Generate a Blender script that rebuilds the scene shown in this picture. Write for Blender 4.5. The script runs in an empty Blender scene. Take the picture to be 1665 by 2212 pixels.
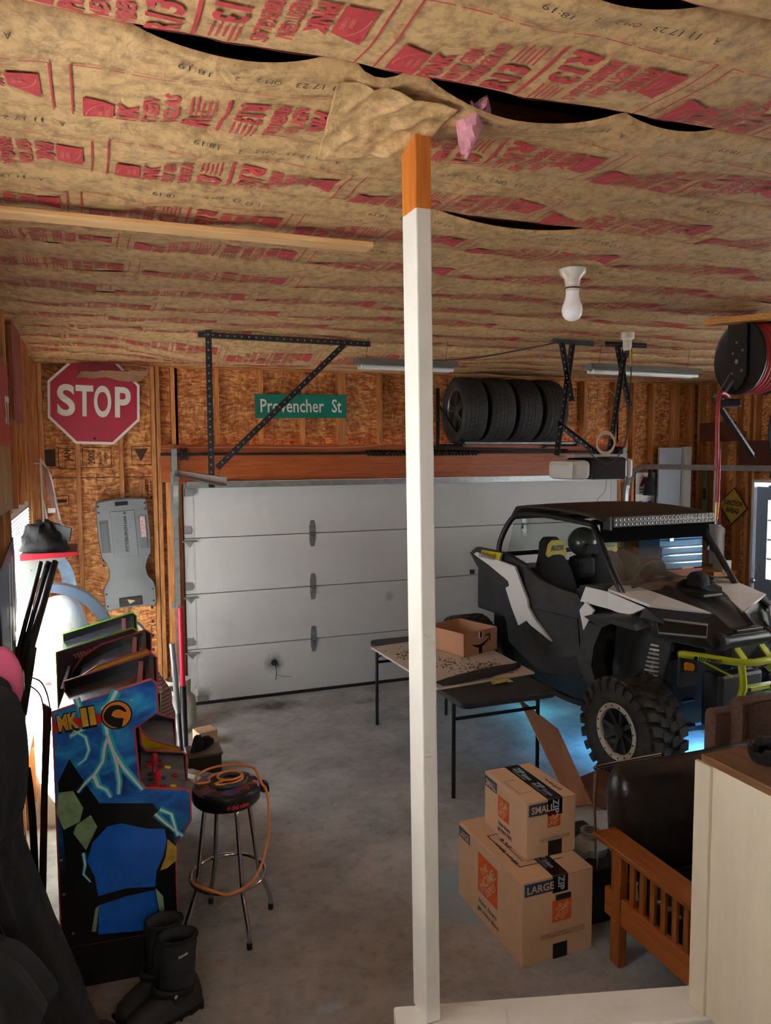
import bpy, bmesh, math, random
import numpy as np
from mathutils import Vector, Matrix, noise
random.seed(7)
SC = bpy.context.scene
COL = SC.collection
PI = math.pi
# ---------------------------------------------------------------- camera
W_PX, H_PX = 1665, 2212
F_PX, YAW, PITCH, ROLL = 1652.0, 0.362, 0.079, -0.005
CAM = np.array([-0.759, -7.320, 2.402])
_f = np.array([math.sin(YAW), math.cos(YAW), 0]); _r = np.array([math.cos(YAW), -math.sin(YAW), 0]); _u = np.array([0, 0, 1.0])
FWD = _f*math.cos(PITCH) - _u*math.sin(PITCH); _u2 = _u*math.cos(PITCH) + _f*math.sin(PITCH)
RGT = _r*math.cos(ROLL) + _u2*math.sin(ROLL); UPV = _u2*math.cos(ROLL) - _r*math.sin(ROLL)
cd = bpy.data.cameras.new('camera'); cam = bpy.data.objects.new('camera', cd); COL.objects.link(cam)
cd.sensor_fit = 'HORIZONTAL'; cd.sensor_width = 36.0; cd.lens = 36.0*F_PX/W_PX; cd.clip_start = .02; cd.clip_end = 200
cam.matrix_world = Matrix(((RGT[0], UPV[0], -FWD[0], CAM[0]), (RGT[1], UPV[1], -FWD[1], CAM[1]), (RGT[2], UPV[2], -FWD[2], CAM[2]), (0, 0, 0, 1)))
SC.camera = cam
def ray(u, v): return FWD + RGT*(u-W_PX/2)/F_PX - UPV*(v-H_PX/2)/F_PX
def aX(u, v, x): d = ray(u, v); return CAM + d*(x-CAM[0])/d[0]
def aY(u, v, y): d = ray(u, v); return CAM + d*(y-CAM[1])/d[1]
def aZ(u, v, z): d = ray(u, v); return CAM + d*(z-CAM[2])/d[2]
# ---------------------------------------------------------------- light
SC.view_settings.view_transform = 'Standard'; SC.view_settings.look = 'None'; SC.view_settings.gamma = 1; SC.view_settings.use_curve_mapping = False
SC.view_settings.exposure = 2.95
wd = bpy.data.worlds.new('daylight'); SC.world = wd; wd.use_nodes = True
wn = wd.node_tree.nodes; wn['Background'].inputs[0].default_value = (.97, .985, 1.0, 1); wn['Background'].inputs[1].default_value = 1.2
sd = bpy.data.lights.new('sun', 'SUN'); sd.energy = 14.0; sd.angle = .01; sd.color = (1, .93, .82)
sun = bpy.data.objects.new('sun', sd); COL.objects.link(sun)
sun.rotation_euler = Vector((.50, .27, -.80)).to_track_quat('-Z', 'Y').to_euler()
SC.cycles.max_bounces = 6; SC.cycles.diffuse_bounces = 4; SC.cycles.glossy_bounces = 2; SC.cycles.transmission_bounces = 3; SC.cycles.transparent_max_bounces = 8; SC.cycles.caustics_reflective = False; SC.cycles.caustics_refractive = False
SC.cycles.use_denoising = True; SC.cycles.sample_clamp_indirect = 6; SC.cycles.use_adaptive_sampling = True; SC.cycles.adaptive_threshold = .075; SC.cycles.adaptive_min_samples = 12
# ---------------------------------------------------------------- materials
MATS = {}
def M(name, col, rough=.55, metal=0., nz=None, bump=None, trans=0., emit=None, coat=0., spec=.5, sx=(1, 1, 1)):
    """col: linear-ish rgb; nz=(scale, amount[, second colour]); bump=(scale, strength)"""
    if name in MATS: return MATS[name]
    m = bpy.data.materials.new(name); m.use_nodes = True; MATS[name] = m
    nt = m.node_tree; b = nt.nodes['Principled BSDF']
    b.inputs['Base Color'].default_value = (*col, 1); b.inputs['Roughness'].default_value = rough; b.inputs['Metallic'].default_value = metal
    b.inputs['Transmission Weight'].default_value = trans; b.inputs['Coat Weight'].default_value = coat; b.inputs['Specular IOR Level'].default_value = spec
    if emit: b.inputs['Emission Color'].default_value = (*emit[0], 1); b.inputs['Emission Strength'].default_value = emit[1]
    if nz or bump:
        tc = nt.nodes.new('ShaderNodeTexCoord'); mp = nt.nodes.new('ShaderNodeMapping'); mp.inputs['Scale'].default_value = sx
        nt.links.new(tc.outputs['Object'], mp.inputs['Vector'])
    if nz:
        n = nt.nodes.new('ShaderNodeTexNoise'); n.inputs['Scale'].default_value = nz[0]; n.inputs['Detail'].default_value = 6; n.inputs['Roughness'].default_value = .65
        nt.links.new(mp.outputs[0], n.inputs['Vector'])
        r = nt.nodes.new('ShaderNodeValToRGB'); a = nz[1]; c2 = nz[2] if len(nz) > 2 else [max(0, c*(1-a)) for c in col]
        c1 = [min(1, c*(1+a*.5)) for c in col] if len(nz) < 3 else col
        r.color_ramp.elements[0].position = .32; r.color_ramp.elements[1].position = .68
        r.color_ramp.elements[0].color = (*c2, 1); r.color_ramp.elements[1].color = (*c1, 1)
        nt.links.new(n.outputs['Fac'], r.inputs[0]); nt.links.new(r.outputs[0], b.inputs['Base Color'])
    if bump:
        n2 = nt.nodes.new('ShaderNodeTexNoise'); n2.inputs['Scale'].default_value = bump[0]; n2.inputs['Detail'].default_value = 5
        nt.links.new(mp.outputs[0], n2.inputs['Vector'])
        bp = nt.nodes.new('ShaderNodeBump'); bp.inputs['Strength'].default_value = bump[1]; bp.inputs['Distance'].default_value = .02
        nt.links.new(n2.outputs['Fac'], bp.inputs['Height']); nt.links.new(bp.outputs[0], b.inputs['Normal'])
    return m
def S(r, g, b):  # 8-bit sRGB -> linear
    return tuple(((c/255+.055)/1.055)**2.4 if c > 10 else c/255/12.92 for c in (r, g, b))
# ---------------------------------------------------------------- mesh builder
def V(*a): return Vector(a)
class G:
    def __init__(s): s.v = []; s.f = []; s.m = None
    def add(s, vs, fs):
        o = len(s.v)
        if s.m is not None: vs = [s.m @ Vector(p) for p in vs]
        s.v += [tuple(p) for p in vs]; s.f += [tuple(i+o for i in f) for f in fs]; return s
    def box(s, c, d, bev=0., rot=None):
        hx, hy, hz = d[0]/2, d[1]/2, d[2]/2
        if bev > 0:
            b = min(bev, hx*.9, hy*.9, hz*.9)
            bm = bmesh.new(); bmesh.ops.create_cube(bm, size=1); bmesh.ops.scale(bm, vec=d, verts=bm.verts)
            bmesh.ops.bevel(bm, geom=list(bm.edges), offset=b, segments=2, profile=.5, affect='EDGES')
            bm.verts.index_update(); vs = [v.co.copy() for v in bm.verts]; fs = [[v.index for v in f.verts] for f in bm.faces]; bm.free()
        else:
            vs = [Vector((x, y, z)) for x in (-hx, hx) for y in (-hy, hy) for z in (-hz, hz)]
            fs = [(0, 1, 3, 2), (4, 6, 7, 5), (0, 4, 5, 1), (2, 3, 7, 6), (0, 2, 6, 4), (1, 5, 7, 3)]
        if rot is not None: vs = [rot @ v for v in vs]
        c = Vector(c); return s.add([v+c for v in vs], fs)
    def bar(s, a, b, w, h, up=(0, 0, 1), bev=0.):
        a = Vector(a); b = Vector(b); d = b-a; L = d.length; x = d.normalized(); u = Vector(up)
        y = u.cross(x)
        if y.length < 1e-4: y = Vector((0, 1, 0)).cross(x)
        y.normalize(); z = x.cross(y)
        return s.box((a+b)/2, (L, w, h), bev, Matrix((x, y, z)).transposed())
    def cyl(s, a, b, r, r2=None, n=12, cap=True):
        a = Vector(a); b = Vector(b); r2 = r if r2 is None else r2
        x = (b-a).normalized(); u = Vector((0, 0, 1)) if abs(x.z) < .9 else Vector((1, 0, 0)); y = u.cross(x).normalized(); z = x.cross(y)
        vs = [a+(y*math.cos(t)+z*math.sin(t))*r for t in [2*PI*i/n for i in range(n)]]+[b+(y*math.cos(t)+z*math.sin(t))*r2 for t in [2*PI*i/n for i in range(n)]]
        fs = [(i, (i+1) % n, n+(i+1) % n, n+i) for i in range(n)]
        if cap: fs += [tuple(range(n-1, -1, -1)), tuple(range(n, 2*n))]
        return s.add(vs, fs)
    def tube(s, pts, r, n=8, closed=False, cap=True):
        P = [Vector(p) for p in pts]; k = len(P); vs = []; y = None
        for i, p in enumerate(P):
            if closed: d = P[(i+1) % k]-P[i-1]
            else: d = P[min(i+1, k-1)]-P[max(i-1, 0)]
            d.normalize()
            if y is None:
                u = Vector((0, 0, 1)) if abs(d.z) < .9 else Vector((1, 0, 0)); y = u.cross(d).normalized()
            else:
                y = (y-d*y.dot(d)).normalized()
            z = d.cross(y); rr = r[i] if isinstance(r, (list, tuple)) else r
            vs += [p+(y*math.cos(t)+z*math.sin(t))*rr for t in [2*PI*j/n for j in range(n)]]
        fs = []
        for i in range(k if closed else k-1):
            a = i*n; b = ((i+1) % k)*n
            fs += [(a+j, a+(j+1) % n, b+(j+1) % n, b+j) for j in range(n)]
        if cap and not closed: fs += [tuple(range(n-1, -1, -1)), tuple(range((k-1)*n, k*n))]
        return s.add(vs, fs)
    def lathe(s, prof, o=(0, 0, 0), axis=(0, 0, 1), n=24, cap=True):
        o = Vector(o); x = Vector(axis).normalized(); u = Vector((0, 0, 1)) if abs(x.z) < .9 else Vector((1, 0, 0)); y = u.cross(x).normalized(); z = x.cross(y); vs = []; k = len(prof)
        for r, h in prof: vs += [o+x*h+(y*math.cos(t)+z*math.sin(t))*max(r, 1e-4) for t in [2*PI*j/n for j in range(n)]]
        fs = [(i*n+j, i*n+(j+1) % n, (i+1)*n+(j+1) % n, (i+1)*n+j) for i in range(k-1) for j in range(n)]
        if cap: fs += [tuple(range(n-1, -1, -1)), tuple(range((k-1)*n, k*n))]
        return s.add(vs, fs)
    def prism(s, poly, a, b, plane='xz'):
        def mp(p, h):
            return {'xz': (p[0], h, p[1]), 'yz': (h, p[0], p[1]), 'xy': (p[0], p[1], h)}[plane]
        n = len(poly); vs = [mp(p, a) for p in poly]+[mp(p, b) for p in poly]
        bm = bmesh.new(); bv = [bm.verts.new(v) for v in vs[:n]]
        try:
            f = bm.faces.new(bv); f.normal_update(); tri = bmesh.ops.triangulate(bm, faces=[f], ngon_method='EAR_CLIP')['faces']
        except Exception: tri = []
        bm.verts.index_update(); t = [[v.index for v in q.verts] for q in tri]; bm.free()
        fs = [tuple(q) for q in t]+[tuple(i+n for i in reversed(q)) for q in t]+[(i, (i+1) % n, n+(i+1) % n, n+i) for i in range(n)]
        return s.add(vs, fs)
    def plate(s, pts, th):
        """thin solid from a planar-ish loop of 3d points, thickened along its normal"""
        P = [Vector(p) for p in pts]; n = len(P); nr = Vector((0, 0, 0))
        for i in range(n): nr += (P[i]-P[0]).cross(P[(i+1) % n]-P[0])
        nr.normalize(); bm = bmesh.new(); bv = [bm.verts.new(v) for v in P]
        f = bm.faces.new(bv); f.normal_update(); tri = bmesh.ops.triangulate(bm, faces=[f], ngon_method='EAR_CLIP')['faces']
        bm.verts.index_update(); t = [[v.index for v in q.verts] for q in tri]; bm.free()
        return s.add(P+[p-nr*th for p in P], [tuple(q) for q in t]+[tuple(i+n for i in reversed(q)) for q in t]+[(i, (i+1) % n, n+(i+1) % n, n+i) for i in range(n)])
    def grid(s, fn, nu, nv, cu=False, cv=False):
        vs = [fn(i/(nu-(0 if cu else 1)), j/(nv-(0 if cv else 1))) for i in range(nu) for j in range(nv)]
        fs = [(i*nv+j, ((i+1) % nu)*nv+j, ((i+1) % nu)*nv+(j+1) % nv, i*nv+(j+1) % nv) for i in range(nu if cu else nu-1) for j in range(nv if cv else nv-1)]
        return s.add(vs, fs)
    def loft(s, rings, cap=True, close=True):
        n = len(rings[0]); vs = [p for r in rings for p in r]
        fs = [(i*n+j, i*n+(j+1) % n, (i+1)*n+(j+1) % n, (i+1)*n+j) for i in range(len(rings)-1) for j in range(n if close else n-1)]
        if cap: fs += [tuple(range(n-1, -1, -1)), tuple(range((len(rings)-1)*n, len(rings)*n))]
        return s.add(vs, fs)
    def ball(s, c, r, nu=16, nv=10, sc=(1, 1, 1)):
        c = Vector(c); return s.grid(lambda a, b: c+Vector((math.cos(2*PI*a)*math.sin(PI*min(max(b, .001), .999))*r*sc[0], math.sin(2*PI*a)*math.sin(PI*min(max(b, .001), .999))*r*sc[1], -math.cos(PI*b)*r*sc[2])), nu, nv, cu=True)
    def build(s, name, mat, parent=None, smooth=False, solid=0., sub=0, auto=None, kind=None):
        me = bpy.data.meshes.new(name); me.from_pydata(s.v, [], s.f); me.update()
        bm = bmesh.new(); bm.from_mesh(me); bmesh.ops.recalc_face_normals(bm, faces=bm.faces); bm.to_mesh(me); bm.free()
        if smooth:
            me.polygons.foreach_set('use_smooth', [True]*len(me.polygons))
            if auto is None: auto = 40
            me.set_sharp_from_angle(angle=math.radians(auto))
        if isinstance(mat, str): mat = MATS[mat]
        me.materials.append(mat); o = bpy.data.objects.new(name, me); COL.objects.link(o)
        if parent is not None: o.parent = parent
        if solid: md = o.modifiers.new('solid', 'SOLIDIFY'); md.thickness = solid; md.offset = 0
        if sub: md = o.modifiers.new('sub', 'SUBSURF'); md.levels = sub; md.render_levels = sub
        if kind: o['kind'] = kind
        return o
def tag(o, label, cat, group=None, kind=None):
    o['label'] = label; o['category'] = cat
    if group: o['group'] = group
    if kind: o['kind'] = kind
    return o
def thing(name, label, cat, loc=(0, 0, 0), rz=0., group=None, rot=None):
    o = bpy.data.objects.new(name, None); COL.objects.link(o); o.location = tuple(float(c) for c in loc)
    o.rotation_euler = rot if rot is not None else (0, 0, rz); o.empty_display_size = .1
    return tag(o, label, cat, group)
def struct(o): o['kind'] = 'structure'; return o
def lab(o, t): o['label'] = t; return o
def copy_tree(o, parent=None, loc=None, rot=None, label=None):
    c = o.copy(); COL.objects.link(c); c.parent = parent
    if loc is not None: c.location = loc
    if rot is not None: c.rotation_euler = rot
    if label: c['label'] = label
    for ch in list(o.children): copy_tree(ch, c)
    return c
def sm(pts, k=8, closed=False):
    """Catmull-Rom through points"""
    P = [Vector(p) for p in pts]; n = len(P); out = []
    for i in range(n if closed else n-1):
        g = lambda j: P[j % n] if closed else P[min(max(j, 0), n-1)]
        p0, p1, p2, p3 = g(i-1), g(i), g(i+1), g(i+2)
        for t in [q/k for q in range(k)]:
            out.append(.5*((2*p1)+(p2-p0)*t+(2*p0-5*p1+4*p2-p3)*t*t+(3*p1-p0-3*p2+p3)*t**3))
    if not closed: out.append(P[-1])
    return out
# ---------------------------------------------------------------- lettering
_TX = {}
def text2d(s, size=1., bold=0., sx=1., shear=0., res=2):
    """flat triangulated lettering, lower-left at (0,0), cap height ~ size"""
    k = (s, bold, shear, res)
    if k not in _TX:
        c = bpy.data.curves.new('t', 'FONT'); c.body = s; c.size = 1; c.offset = bold; c.shear = shear; c.resolution_u = res; c.fill_mode = 'FRONT'
        o = bpy.data.objects.new('t', c); COL.objects.link(o); dg = bpy.context.evaluated_depsgraph_get(); e = o.evaluated_get(dg); me = e.to_mesh()
        vs = [(v.co.x, v.co.y) for v in me.vertices]; fs = [tuple(p.vertices) for p in me.polygons]; e.to_mesh_clear()
        bpy.data.objects.remove(o); bpy.data.curves.remove(c)
        x0 = min(v[0] for v in vs) if vs else 0; y0 = min(v[1] for v in vs) if vs else 0
        _TX[k] = ([(x-x0, y) for x, y in vs], fs)
    vs, fs = _TX[k]; q = size/.69
    return [(x*q*sx, y*q) for x, y in vs], fs
def twidth(s, size, bold=0., sx=1., shear=0.):
    vs, _ = text2d(s, size, bold, sx, shear); return max(v[0] for v in vs)
def lettering(g, s, o, ud, vd, size, bold=0., sx=1., width=None, align='l', shear=0., off=.0015):
    """put text on a plane: o origin (left of baseline), ud reading direction, vd letter-up direction"""
    o = Vector(o); ud = Vector(ud).normalized(); vd = Vector(vd).normalized(); nr = ud.cross(vd)
    vs, fs = text2d(s, size, bold, 1., shear); w = max(v[0] for v in vs)
    if width: sx = width/w
    sh = {'l': 0, 'c': -w*sx/2, 'r': -w*sx}[align]
    return g.add([o+ud*(x*sx+sh)+vd*y+nr*off for x, y in vs], fs)
def wood(name, c1, c2, scale=6., axis='z', rough=.5):
    if name in MATS: return MATS[name]
    m = M(name, c1, rough); nt = m.node_tree; b = nt.nodes['Principled BSDF']
    tc = nt.nodes.new('ShaderNodeTexCoord'); mp = nt.nodes.new('ShaderNodeMapping')
    st = {'z': (14, 14, .9), 'x': (.9, 14, 14), 'y': (14, .9, 14)}[axis]; mp.inputs['Scale'].default_value = st
    n = nt.nodes.new('ShaderNodeTexNoise'); n.inputs['Scale'].default_value = scale; n.inputs['Detail'].default_value = 7; n.inputs['Distortion'].default_value = 1.2
    oi = nt.nodes.new('ShaderNodeObjectInfo'); ad = nt.nodes.new('ShaderNodeVectorMath'); ad.operation = 'ADD'; ml = nt.nodes.new('ShaderNodeMath'); ml.operation = 'MULTIPLY'; ml.inputs[1].default_value = 37
    nt.links.new(oi.outputs['Random'], ml.inputs[0]); nt.links.new(tc.outputs['Object'], ad.inputs[0]); nt.links.new(ml.outputs[0], ad.inputs[1])
    r = nt.nodes.new('ShaderNodeValToRGB'); r.color_ramp.elements[0].position = .3; r.color_ramp.elements[1].position = .7
    r.color_ramp.elements[0].color = (*c2, 1); r.color_ramp.elements[1].color = (*c1, 1)
    nt.links.new(ad.outputs[0], mp.inputs['Vector']); nt.links.new(mp.outputs[0], n.inputs['Vector']); nt.links.new(n.outputs['Fac'], r.inputs[0])
    hs = nt.nodes.new('ShaderNodeHueSaturation'); mr = nt.nodes.new('ShaderNodeMapRange'); mr.inputs[3].default_value = .75; mr.inputs[4].default_value = 1.2
    nt.links.new(oi.outputs['Random'], mr.inputs[0]); nt.links.new(mr.outputs[0], hs.inputs['Value']); nt.links.new(r.outputs[0], hs.inputs['Color']); nt.links.new(hs.outputs[0], b.inputs['Base Color'])
    return m
# ================================================================= ROOM
XL, XR, YB, YF, HC = -1.21, 6.0, 0.0, -9.2, 3.205
pine = wood('pine_stud', S(222, 158, 92), S(164, 98, 46), 5., 'z')
pine_x = wood('pine_plate', S(214, 148, 84), S(156, 92, 44), 5., 'x')
pine_y = wood('pine_plate_y', S(214, 148, 84), S(156, 92, 44), 5., 'y')
pale_x = wood('pale_pine', S(226, 186, 130), S(200, 152, 96), 4., 'x')
header_m = wood('header_ply', S(212, 112, 50), S(172, 80, 30), 3., 'x', .45)
plyred_m = wood('red_ply', S(118, 62, 48), S(88, 42, 34), 3., 'x')
# ---- OSB
def osb_mat():
    m = M('osb', (.3, .15, .06), .62); nt = m.node_tree; b = nt.nodes['Principled BSDF']; tc = nt.nodes.new('ShaderNodeTexCoord'); fac = []
    for i, (sc, rot) in enumerate((((14, 14, 60), .35), ((46, 46, 16), 1.9), ((18, 18, 70), -.4))):
        mp = nt.nodes.new('ShaderNodeMapping'); mp.inputs['Rotation'].default_value = (rot, rot*.7, 0); mp.inputs['Scale'].default_value = sc
        nn = nt.nodes.new('ShaderNodeTexNoise'); nn.inputs['Scale'].default_value = 4; mx = nt.nodes.new('ShaderNodeVectorMath'); mx.operation = 'SCALE'; mx.inputs[3].default_value = .12
        ad = nt.nodes.new('ShaderNodeVectorMath'); ad.operation = 'ADD'
        nt.links.new(tc.outputs['Object'], nn.inputs['Vector']); nt.links.new(nn.outputs['Color'], mx.inputs[0]); nt.links.new(tc.outputs['Object'], ad.inputs[0]); nt.links.new(mx.outputs[0], ad.inputs[1])
        vo = nt.nodes.new('ShaderNodeTexVoronoi'); vo.inputs['Scale'].default_value = 1.
        nt.links.new(ad.outputs[0], mp.inputs['Vector']); nt.links.new(mp.outputs[0], vo.inputs['Vector']); sp = nt.nodes.new('ShaderNodeSeparateColor'); nt.links.new(vo.outputs['Color'], sp.inputs[0]); fac.append(sp.outputs[0])
    m1 = nt.nodes.new('ShaderNodeMix'); m1.inputs[0].default_value = .5; nt.links.new(fac[0], m1.inputs[2]); nt.links.new(fac[1], m1.inputs[3])
    m2 = nt.nodes.new('ShaderNodeMix'); m2.inputs[0].default_value = .4; nt.links.new(m1.outputs[0], m2.inputs[2]); nt.links.new(fac[2], m2.inputs[3])
    r = nt.nodes.new('ShaderNodeValToRGB'); e = r.color_ramp.elements; e[0].position = .2; e[0].color = (*S(150, 86, 40), 1); e[1].position = .8; e[1].color = (*S(240, 184, 120), 1); q = e.new(.5); q.color = (*S(200, 130, 68), 1)
    nt.links.new(m2.outputs[0], r.inputs[0]); nt.links.new(r.outputs[0], b.inputs['Base Color'])
    bp = nt.nodes.new('ShaderNodeBump'); bp.inputs['Strength'].default_value = .35; bp.inputs['Distance'].default_value = .004; nt.links.new(m2.outputs[0], bp.inputs['Height']); nt.links.new(bp.outputs[0], b.inputs['Normal'])
    return m
osb = osb_mat()
# ---- concrete
def concrete_mat():
    m = M('concrete', (.2, .2, .19), .55); nt = m.node_tree; b = nt.nodes['Principled BSDF']; tc = nt.nodes.new('ShaderNodeTexCoord')
    def nz(s, d=8, ro=.65):
        n = nt.nodes.new('ShaderNodeTexNoise'); n.inputs['Scale'].default_value = s; n.inputs['Detail'].default_value = d; n.inputs['Roughness'].default_value = ro; nt.links.new(tc.outputs['Object'], n.inputs['Vector']); return n
    def ramp(src, p0, c0, p1, c1):
        r = nt.nodes.new('ShaderNodeValToRGB'); e = r.color_ramp.elements; e[0].position = p0; e[0].color = (*c0, 1); e[1].position = p1; e[1].color = (*c1, 1); nt.links.new(src, r.inputs[0]); return r
    a = ramp(nz(2.6).outputs['Fac'], .3, S(144, 146, 146), .70, S(198, 200, 198)); s2 = ramp(nz(14, 5).outputs['Fac'], .34, (.7, .69, .68), .5, (1, 1, 1))
    mx = nt.nodes.new('ShaderNodeMix'); mx.data_type = 'RGBA'; mx.blend_type = 'MULTIPLY'; mx.inputs[0].default_value = .75; nt.links.new(a.outputs[0], mx.inputs[6]); nt.links.new(s2.outputs[0], mx.inputs[7]); cur = mx.outputs[2]
    big = ramp(nz(.8, 4).outputs['Fac'], .35, (.82, .81, .79), .6, (1, 1, 1)); m3 = nt.nodes.new('ShaderNodeMix'); m3.data_type = 'RGBA'; m3.blend_type = 'MULTIPLY'; m3.inputs[0].default_value = .8; nt.links.new(cur, m3.inputs[6]); nt.links.new(big.outputs[0], m3.inputs[7]); cur = m3.outputs[2]
    # spilled chalk / paint and soot marks
    for (x, y, rx, ry, col, thr, sc) in ((.125, -4.30, .17, .075, S(178, 214, 226), .46, 16), (1.02, -3.72, .30, .42, S(150, 176, 190), .30, 9), (.75, -.32, .55, .26, S(40, 38, 36), .40, 7), (1.6, -.5, .5, .2, S(52, 50, 48), .5, 14), (-.35, -3.3, .5, .55, S(110, 105, 98), .42, 5), (-1.18, -5.1, .01, .01, S(90, 90, 90), .9, 3)):
        sb = nt.nodes.new('ShaderNodeVectorMath'); sb.operation = 'SUBTRACT'; sb.inputs[1].default_value = (x, y, 0); nt.links.new(tc.outputs['Object'], sb.inputs[0])
        dv = nt.nodes.new('ShaderNodeVectorMath'); dv.operation = 'DIVIDE'; dv.inputs[1].default_value = (rx, ry, 1); nt.links.new(sb.outputs[0], dv.inputs[0])
        ln = nt.nodes.new('ShaderNodeVectorMath'); ln.operation = 'LENGTH'; nt.links.new(dv.outputs[0], ln.inputs[0])
        iv = nt.nodes.new('ShaderNodeMapRange'); iv.inputs[1].default_value = 1.3; iv.inputs[2].default_value = .2; nt.links.new(ln.outputs['Value'], iv.inputs[0])
        n = nz(sc, 9, .75); mu = nt.nodes.new('ShaderNodeMath'); mu.operation = 'MULTIPLY'; nt.links.new(iv.outputs[0], mu.inputs[0]); nt.links.new(n.outputs['Fac'], mu.inputs[1])
        st = nt.nodes.new('ShaderNodeMapRange'); st.inputs[1].default_value = thr-.12; st.inputs[2].default_value = thr+.12; st.inputs[4].default_value = .85; nt.links.new(mu.outputs[0], st.inputs[0])
        mm = nt.nodes.new('ShaderNodeMix'); mm.data_type = 'RGBA'; mm.inputs[7].default_value = (*col, 1); nt.links.new(st.outputs[0], mm.inputs[0]); nt.links.new(cur, mm.inputs[6]); cur = mm.outputs[2]
    nt.links.new(cur, b.inputs['Base Color'])
    rr = nt.nodes.new('ShaderNodeMapRange'); rr.inputs[3].default_value = .35; rr.inputs[4].default_value = .7; nt.links.new(nz(3).outputs['Fac'], rr.inputs[0]); nt.links.new(rr.outputs[0], b.inputs['Roughness'])
    bp = nt.nodes.new('ShaderNodeBump'); bp.inputs['Strength'].default_value = .15; bp.inputs['Distance'].default_value = .01; nt.links.new(nz(30, 4).outputs['Fac'], bp.inputs['Height']); nt.links.new(bp.outputs[0], b.inputs['Normal'])
    return m
concrete = concrete_mat()
black_m = M('void_dark', (.01, .009, .008), .9)
struct(G().box(((XL+XR)/2, (YF+.5)/2, -.05), (XR-XL+.4, -YF+.5+.0, .1)).build('floor', concrete))
# ---- ceiling deck, joists, paper-faced batts
ceil = struct(G().box(((XL+XR)/2, (YF+.2)/2, 3.42), (XR-XL+.4, -YF+.4, .04)).build('ceiling', wood('deck', S(60, 40, 26), S(36, 24, 16), 3, 'x')))
def kraft_mat():
    m = M('kraft', (.4, .3, .18), .6); nt = m.node_tree; b = nt.nodes['Principled BSDF']; tc = nt.nodes.new('ShaderNodeTexCoord')
    n = nt.nodes.new('ShaderNodeTexNoise'); n.inputs['Scale'].default_value = 26; n.inputs['Detail'].default_value = 8; n.inputs['Roughness'].default_value = .75
    n2 = nt.nodes.new('ShaderNodeTexNoise'); n2.inputs['Scale'].default_value = 3; n2.inputs['Detail'].default_value = 4
    nt.links.new(tc.outputs['Object'], n.inputs['Vector']); nt.links.new(tc.outputs['Object'], n2.inputs['Vector'])
    r = nt.nodes.new('ShaderNodeValToRGB'); e = r.color_ramp.elements; e[0].position = .36; e[0].color = (*S(158, 126, 84), 1); e[1].position = .56; e[1].color = (*S(212, 174, 120), 1)
    r2 = nt.nodes.new('ShaderNodeValToRGB'); e = r2.color_ramp.elements; e[0].position = .3; e[0].color = (.82, .80, .76, 1); e[1].position = .7; e[1].color = (1.0, 1.0, 1.0, 1)
    mx = nt.nodes.new('ShaderNodeMix'); mx.data_type = 'RGBA'; mx.blend_type = 'MULTIPLY'; mx.inputs[0].default_value = 1
    nt.links.new(n.outputs['Fac'], r.inputs[0]); nt.links.new(n2.outputs['Fac'], r2.inputs[0]); nt.links.new(r.outputs[0], mx.inputs[6]); nt.links.new(r2.outputs[0], mx.inputs[7]); nt.links.new(mx.outputs[2], b.inputs['Base Color'])
    n3 = nt.nodes.new('ShaderNodeTexNoise'); n3.inputs['Scale'].default_value = 11; n3.inputs['Detail'].default_value = 6; n3.inputs['Distortion'].default_value = 1.5; nt.links.new(tc.outputs['Object'], n3.inputs['Vector'])
    bp = nt.nodes.new('ShaderNodeBump'); bp.inputs['Strength'].default_value = .4; bp.inputs['Distance'].default_value = .02; nt.links.new(n3.outputs['Fac'], bp.inputs['Height']); nt.links.new(bp.outputs[0], b.inputs['Normal'])
    return m
kraft = kraft_mat(); redink = M('red_ink', S(190, 62, 66), .65, nz=(40, .25)); blackink = M('black_ink', S(70, 62, 48), .7); pinkwool = M('pink_wool', S(205, 140, 150), .9, nz=(20, .4), bump=(30, .8))
SP = .424; Y0 = -5.73-3*SP; NB = 17
rs = np.random.RandomState(3)
GAPS = [(2, -.05, .34, .030), (3, -.68, -.28, .032), (3, -.22, -.10, .02), (3, -.06, .47, .05), (3, .46, .76, .022), (4, -.16, .02, .018), (5, -1.3, -1.08, .018), (5, .36, .98, .03), (7, -.95, -.80, .012), (8, .9, 1.05, .012), (8, -.95, -.55, .015), (9, -.9, -.45, .022), (9, .7, .8, .015), (9, 2.2, 2.7, .014), (10, -.7, -.2, .02), (11, 1.6, 1.9, .012), (7, 2.6, 3.2, .015)]
phase = {k: rs.rand()*.7 for k in range(NB)}; phase.update({2: -.19, 3: -.78, 4: -.70, 12: -.55})
wk = [[(rs.uniform(4, 26), rs.uniform(4, 16), rs.uniform(0, 6.28), rs.uniform(.0006, .0024)) for _ in range(10)] for k in range(NB)]
stap = [[(XL-.1+.46*i+rs.uniform(-.12, .12), rs.uniform(.3, 1)) for i in range(17)] for k in range(NB+1)]
sagamp = [rs.uniform(.026, .040) for _ in range(NB)]
def gapw(s, x):
    w = np.zeros_like(x)
    for (q, a, b, d) in GAPS:
        if q == s: t = np.clip((x-a)/(b-a), 0, 1); w = np.maximum(w, d*np.sin(PI*t)**.7)
    return w
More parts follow.
